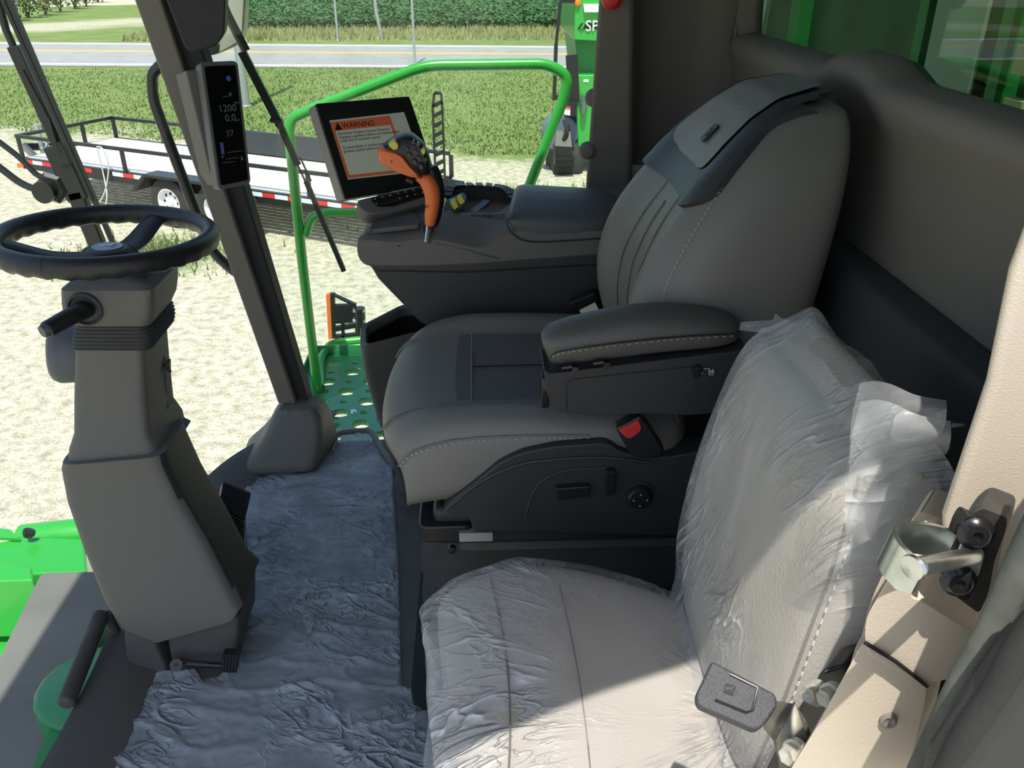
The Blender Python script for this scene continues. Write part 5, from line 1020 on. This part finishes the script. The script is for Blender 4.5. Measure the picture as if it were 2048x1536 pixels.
cr = [bsct(*c, grow=g) for c in [(-.062, .41, .50, .90, .30), (-.088, .45, .455, .95, .28), (-.093, .48, .435, .972, .26)]+bcs[3:]]
flare = []
for i, r in enumerate(cr):      # the bag hangs past the front and side edges
    n_ = len(r); q = []
    for j, p in enumerate(r):
        e = Vector((0, 0, 0))
        if j in (0, 1): e = Vector((0, -.02, -.06 if j == 0 else -.02))
        if j in (n_-1, n_-2): e = Vector((0, .012, -.03 if j == n_-1 else -.01))
        q.append(p+e)
    flare.append(q)
cv = cover(flare, .006, (7, 11, 9)); mb = MB(); mb.loft(cv, False, False)
fr = cv[0]; cen = Vector((-.075, .70, .40))          # closed front of the bag, loosely gathered
mb.loft([fr, [p.lerp(cen, .35)+Vector((-.015+.012*noise.noise(p*30), 0, 0)) for p in fr], [p.lerp(cen, .8)+Vector((-.012, 0, 0)) for p in fr]], False, False)
single('cushion_polythene', mb, filmseat, 'crumpled clear polythene bag over the instructor seat cushion', 'plastic cover', ang=180)
br_ = []
for k, s_ in enumerate([(.235, .47, .60, .90, .10)]+bbs[1:]):
    br_.append(bb_ring(*s_, g=.003))
top_ = [p.lerp(sum(br_[-1], Vector())/16, .55)+Vector((.0, 0, .012)) for p in br_[-1]]
br_.append(top_)
R3 = [r+[r[0]] for r in br_]
cv = cover(R3, .006, (9, 9, 4)); mb = MB(); mb.loft(cv, False, False)
# the loose corner of the bag stands out towards the door
o6 = Vector((.345, .555, .86))
e0 = [P(1722, 806, y=.555), P(1700, 900, y=.545), P(1690, 1000, y=.545), P(1690, 1100, y=.55)]
e1 = [P(1782, 812, y=.53), P(1785, 880, y=.515), P(1775, 960, y=.54), P(1740, 1080, y=.55)]
e2 = [P(1840, 836, y=.51), P(1850, 885, y=.50), P(1810, 985, y=.55), P(1745, 1090, y=.56)]
e3 = [P(1905, 846, y=.50), P(1895, 890, y=.49), P(1830, 965, y=.56), P(1748, 1100, y=.57)]
grid = [spline(r, 8) for r in (e0, e1, e2, e3)]; grid = [spline([grid[i][k] for i in range(4)], 7) for k in range(len(grid[0]))]
grid = [[p+Vector((0, .012*noise.noise(p*22), .008*noise.noise(p*30))) for p in r] for r in grid]; mb.loft(grid, False, False)
gb = [[p+Vector((.012, .03, .0)) for p in r] for r in grid]; mb.loft(gb, False, False)
h0 = [P(1905, 846, y=.50), P(1928, 848, y=.51), P(1930, 852, y=.52), P(1900, 856, y=.52)]; mb.quad(*h0)
# torn tuft at the top far corner
t1 = [P(1478, 660, y=.99), P(1482, 644, y=.99), P(1545, 640, y=.97), P(1551, 626, y=.97), P(1562, 636, y=.96), P(1600, 645, y=.93), P(1560, 670, y=.93)]; mb.quad(*t1)
single('backrest_polythene', mb, filmback, 'clear polythene bag over the instructor backrest with a loose corner', 'plastic cover', ang=180)
# ---------- floor polythene ----------
poly = [(228, 1380), (262, 1350), (300, 1342), (392, 1340), (405, 1362), (440, 1352), (482, 1300), (480, 1230), (500, 1180), (497, 1120), (490, 1000), (440, 1000), (432, 985), (470, 950), (530, 918), (610, 916), (655, 890), (668, 860), (735, 858), (765, 905), (785, 935), (796, 1120), (803, 1375), (860, 1395), (920, 1560), (940, 1700), (205, 1700), (216, 1520)]
pz = [P(u, v, z=.004) for u, v in poly]
def inside(x, y):
    c = False; n_ = len(pz); j = n_-1
    for i in range(n_):
        if (pz[i].y > y) != (pz[j].y > y) and x < (pz[j].x-pz[i].x)*(y-pz[i].y)/(pz[j].y-pz[i].y)+pz[i].x: c = not c
        j = i
    return c
xa, xb = min(p.x for p in pz), max(p.x for p in pz); ya_, yb2 = min(p.y for p in pz), max(p.y for p in pz)

def near_edge(x, y, a, b):
    dx, dy = b.x-a.x, b.y-a.y; t = max(0, min(1, ((x-a.x)*dx+(y-a.y)*dy)/max(1e-9, dx*dx+dy*dy))); qx, qy = a.x+dx*t, a.y+dy*t; return ((qx-x)**2+(qy-y)**2, qx, qy)
st3 = .005; nx3 = int((xb-xa)/st3); ny3 = int((yb2-ya_)/st3); vs = []; fs = []; idx = {}
def hgt(x, y):
    w1 = noise.noise(Vector((x*3.2, y*3.2, 1))); w2 = noise.noise(Vector((x*3.1, y*3.1, 9)))
    X_, Y_ = x+.07*w1, y+.07*w2
    def rd_(sx, sy, k, z_): a = noise.noise(Vector((X_*sx+Y_*k, Y_*sy, z_))); return max(0, 1-abs(a)*6)**1.5
    msk = max(0, min(1, .5+1.6*noise.noise(Vector((x*2.6, y*2.6, 4))))); m2 = max(0, min(1, .5+1.6*noise.noise(Vector((x*2.9, y*2.9, 14)))))
    return .0075*rd_(4, 13, 3, 2)*msk+.005*rd_(11, 17, -6, 5)*m2+.0025*rd_(30, 42, 8, 8)+.002*noise.noise(Vector((x*9, y*9, 2)))
for j in range(ny3+1):
    for i in range(nx3+1):
        x, y = xa+i*st3, ya_+j*st3
        if inside(x, y): idx[i, j] = len(vs); vs.append((x, y, .006+max(0, hgt(x, y))))
        elif any(inside(x+a*st3, y+b*st3) for a in (-1, 0, 1) for b in (-1, 0, 1)):      # pulled in to the cut edge of the sheet
            best = min((near_edge(x, y, pz[k], pz[k-1]) for k in range(len(pz))), key=lambda q: q[0]); idx[i, j] = len(vs); vs.append((best[1], best[2], .005))
for (i, j), k in idx.items():
    if (i+1, j) in idx and (i, j+1) in idx and (i+1, j+1) in idx: fs.append((k, idx[i+1, j], idx[i+1, j+1], idx[i, j+1]))
mb = MB(); mb.add(vs, fs); single('floor_polythene', mb, filmfloor, 'wrinkled clear polythene sheet laid over the dark cab floor', 'plastic sheet', ang=180)
mb = MB(); mb.prism([p-UZ*.002 for p in [P(u, v, z=.003) for u, v in poly]], (0, 0, .002)); 
# ---------- seat belt buckle of the instructor seat ----------
ib = Thing('seat_belt_buckle', 'dusty dark buckle on a folded steel strap at the near edge of the instructor seat', 'buckle', P(1480, 1440, y=.50))
n7 = Vector((-.1, -.55, .83)).normalized(); o7 = P(1470, 1385, y=.50)
def q7(u, v, h=0): return PP(u, v, o7+n7*h, n7)
mb = MB(); body_ = [q7(*k) for k in ((1424, 1322), (1438, 1328), (1552, 1388), (1556, 1410), (1528, 1452), (1512, 1462), (1396, 1412), (1392, 1390))]
mb.prism(rounded(body_, .005), -n7*.018); ib.part('body', mb, mat('dusty_plastic', (.045, .047, .055), .55, bump=.6, bscale=500), bevel=.004, seg=3)
mb = MB(); mb.tube([q7(*k, .0005) for k in ((1460, 1348), (1515, 1375), (1505, 1420), (1492, 1425), (1430, 1400))], .0012, 6); ib.part('panel_line', mb, black)
mb = MB(); mb.prism(rounded([q7(*k, .0003) for k in ((1452, 1366), (1472, 1373), (1466, 1392), (1446, 1384))], .001), n7*.0008); ib.part('emblem_plate', mb, rubber)
X7 = (q7(1470, 1374)-q7(1450, 1366)).normalized(); ib.part('emblem_mark', shape(DEER, .0075, q7(1459, 1379, .0012), X7, n7.cross(X7), .0004), mat('emblem_grey', (.06, .06, .065), .8), smooth=False)
steel = mat('worn_steel', (.20, .185, .155), .5, .55, var=.3, vscale=40)
mb = MB(); pth = [(P(1545, 1400, y=.50), P(1528, 1455, y=.49)), (P(1590, 1408, y=.49), P(1548, 1480, y=.48)), (P(1612, 1440, y=.47), P(1556, 1510, y=.46)), (P(1640, 1520, y=.47), P(1580, 1560, y=.46))]
mb.loft([[a, b, b-n7*.004, a-n7*.004] for a, b in pth]); ib.part('strap', mb, steel, ang=60)
mb = MB(); mb.loft([[P(1590, 1405, y=.46), P(1552, 1480, y=.455)], [P(1620, 1490, y=.45), P(1560, 1540, y=.45)], [P(1640, 1600, y=.45), P(1570, 1620, y=.45)]], False, False); ib.part('bracket', mb, steel, solid=.004)
def hexbolt(th, u, v, y, r, ax_, m_=None):
    c = P(u, v, y=y); mb = MB(); mb.revolve(c, ax_, [(-.004, r*1.35), (.001, r*1.35), (.002, r*1.3)], 24); mb.revolve(c, ax_, [(.001, r), (.009, r), (.011, r*.85), (.010, r*.5), (.008, 0)], 6); return th.part('bolt', mb, m_ or mat('pale_bolt', (.50, .48, .40), .45, .4), ang=30)
for u, v, y in ((1632, 1386, .50), (1663, 1392, .48), (1590, 1506, .44)): hexbolt(ib, u, v, y, .008, (-.8, -.45, .25))
mb = MB(); mb.prism(outl([(1640, 1345), (1690, 1330), (1712, 1380), (1640, 1480), (1560, 1600), (1500, 1600), (1560, 1480)], .53), (.03, .03, 0)); ib.part('mounting_frame', mb, black, bevel=.004)
# ================= door side trim, lower right =================
yt = .43
def trim(name, pts, y, d, m_=tanm, bev=.008, r=.01, label=None, parent=None): return struct(name, MB().prism(rounded(outl(pts, y), r), (d*.85, d, 0)), m_, parent, label, bevel=bev, seg=3)
t1_ = trim('trim_5', [(1725, 1284), (1742, 1300), (1852, 1366), (1852, 1395), (1800, 1620), (1545, 1620), (1582, 1536), (1628, 1463), (1683, 1362)], .425, .05, label='tan lower trim panel')
c = P(1776, 1440, y=.424); mb = MB(); mb.revolve(c, (-.15, -1, .1), [(-.002, .022), (.0, .013)], 28); 
mb = MB(); mb.revolve(c, (-.15, -1, .15), [(0, .0065), (.002, .006), (.003, .004), (.0015, .002), (.001, 0)], 24); struct('screw', mb, mat('taupe_screw', (.17, .15, .13), .5), t1_)
t2_ = trim('trim_6', [(1728, 1272), (1732, 1235), (1778, 1155), (1812, 1150), (1822, 1196), (1840, 1200), (1925, 1252), (1990, 1280), (2060, 1240), (2000, 1330), (1852, 1372), (1735, 1312)], .418, .06, r=.016, label='tan upper trim cap')
struct('gap_line', MB().tube([P(1731, 1286, y=.416), P(1790, 1322, y=.416), P(1854, 1372, y=.416)], .0016, 6), black, t2_)
t3_ = trim('trim_7', [(1700, 1400), (1712, 1320), (1740, 1200), (1800, 1080), (1835, 1020), (1880, 1035), (1960, 1060), (1990, 1150), (1900, 1300), (1750, 1500)], .50, .03, r=.02, label='tan inner trim')
t4_ = trim('trim_8', [(1700, 1330), (1712, 1290), (1730, 1265), (1745, 1275), (1735, 1312), (1705, 1345)], .44, .03, r=.008)
trim('trim_9', [(1800, 960), (1845, 945), (1856, 1040), (1800, 1090)], .62, .02, r=.008)
# striker plate and loop on the door post
dl = Thing('door_striker', 'zinc plated door striker loop bolted to a black plate on the tan post', 'door striker', P(1950, 1220, y=.41))
yd = .405; mb = MB(); mb.prism(rounded(outl([(1938, 1032), (1962, 1015), (2015, 1035), (2012, 1060), (1990, 1120), (1976, 1190), (1958, 1228), (1890, 1178), (1888, 1158), (1908, 1120), (1902, 1100), (1918, 1060)], yd), .004), (.018, .022, 0)); dl.part('back_plate', mb, mat('dusty_black', (.045, .043, .039), .55, bump=.3, bscale=100, var=.3, vscale=30), bevel=.004)
mb = MB(); mb.prism(rounded(outl([(1935, 1030), (1978, 1052), (1975, 1100), (1958, 1106), (1940, 1095), (1922, 1085), (1908, 1118), (1904, 1100), (1922, 1050)], yd-.004), .003), (0, .01, 0)); mb.prism(rounded(outl([(1900, 1140), (1925, 1138), (1950, 1165), (1940, 1200), (1925, 1202), (1896, 1176)], yd-.004), .003), (0, .01, 0)); dl.part('front_plate', mb, mat('dark_plate', (.03, .028, .026), .35, .5), bevel=.002)
mb = MB(); mb.prism(rounded(outl([(1925, 1080), (1965, 1098), (1970, 1110), (1958, 1150), (1945, 1165), (1922, 1140), (1914, 1110)], yd-.005), .002), (0, .012, 0)); dl.part('base_plate', mb, mat('zinc_pale', (.55, .60, .54), .4, .7), bevel=.001)
for u, v in ((1951, 1066), (1917, 1161)):
    c = P(u, v, y=yd-.006); mb = MB(); mb.revolve(c, (-.25, -1, .2), [(-.002, .0105), (.001, .0105), (.002, .0085), (.005, .0065), (.0055, .003), (.003, .0028), (.003, 0)], 24); dl.part('screw', mb, mat('black_screw', (.04, .04, .042), .25, .7))
lp = spline([P(1912, 1068, y=yd-.002), P(1880, 1052, y=yd-.002), P(1835, 1045, y=yd-.010), P(1800, 1049, y=yd-.025), P(1790, 1063, y=yd-.04), P(1800, 1085, y=yd-.052), P(1822, 1108, y=yd-.062), P(1850, 1138, y=yd-.070)], 6)
mb = MB(); hgt_ = Vector((-.004, .0, -.021)); rg = []
for i, p in enumerate(lp):
    t = (lp[min(i+1, len(lp)-1)]-lp[max(0, i-1)]).normalized(); nr = t.cross(hgt_).normalized()*.0016; f = 1.0 if i < len(lp)-6 else max(.35, 1-(i-len(lp)+6)/9); m2 = p+hgt_*.5
    a = m2-hgt_*.5*f; b = m2+hgt_*.5*f; rg.append([a+nr, b+nr, b-nr, a-nr])
mb.loft(rg); dl.part('loop', mb, zinc, ang=50)
mb = MB(); mb.cyl(P(1835, 1134, y=yd-.068), P(1945, 1112, y=yd-.004), .0052, 18); dl.part('pin', mb, zinc)
mb = MB(); mb.revolve(P(1828, 1134, y=yd-.071), (-.9, -.5, 0), [(0, .007), (.002, .0065), (.003, 0)], 18); dl.part('rivet', mb, zinc)
# rubber door seal and the dark edge of the door frame
mb = MB(); sealp = spline([P(2250, 760, y=.36), P(2125, 960, y=.36), P(2040, 1130, y=.36), P(1985, 1260, y=.355), P(1910, 1400, y=.35), P(1810, 1620, y=.345)], 6)
dusty = mat('dusty_seal', (.085, .09, .078), .7, bump=.5, bscale=60, var=.25, vscale=30)
mb.tube(sealp, .0085, 14, up=(0, 1, 0)); ds = struct('trim_10', mb, dusty, ang=60, label='dusty rubber door seal')
mb = MB(); mb.tube([p+Vector((.014, -.012, -.004)) for p in sealp], .008, 12); struct('seal_lip', mb, dusty, ds, ang=60)
mb = MB(); mb.prism(outl([(2010, 1120), (2300, 700), (2300, 1700), (1740, 1700), (1850, 1480), (1900, 1400)], .365), (.026, .03, 0)); struct('wall_door_sill', mb, mat('sill_paint', (.12, .122, .105), .5, var=.15, vscale=30), bevel=.004)
dr = Thing('door_edge', 'dark rubber lipped edge of the open door in the lower right corner', 'door edge', P(2000, 1500, y=.30))
mb = MB(); mb.prism(outl([(2048, 1350), (2200, 1180), (2200, 1700), (1860, 1700), (1900, 1560), (1955, 1480)], .30), (0, .03, 0)); dr.part('panel', mb, dplastic, bevel=.01, seg=3)
mb = MB(); mb.tube(spline([P(2150, 1150, y=.31), P(2045, 1290, y=.31), P(1990, 1390, y=.31), P(1930, 1480, y=.31), P(1850, 1640, y=.31)], 5), .008, 12); dr.part('rubber_lip', mb, rubber, ang=60)
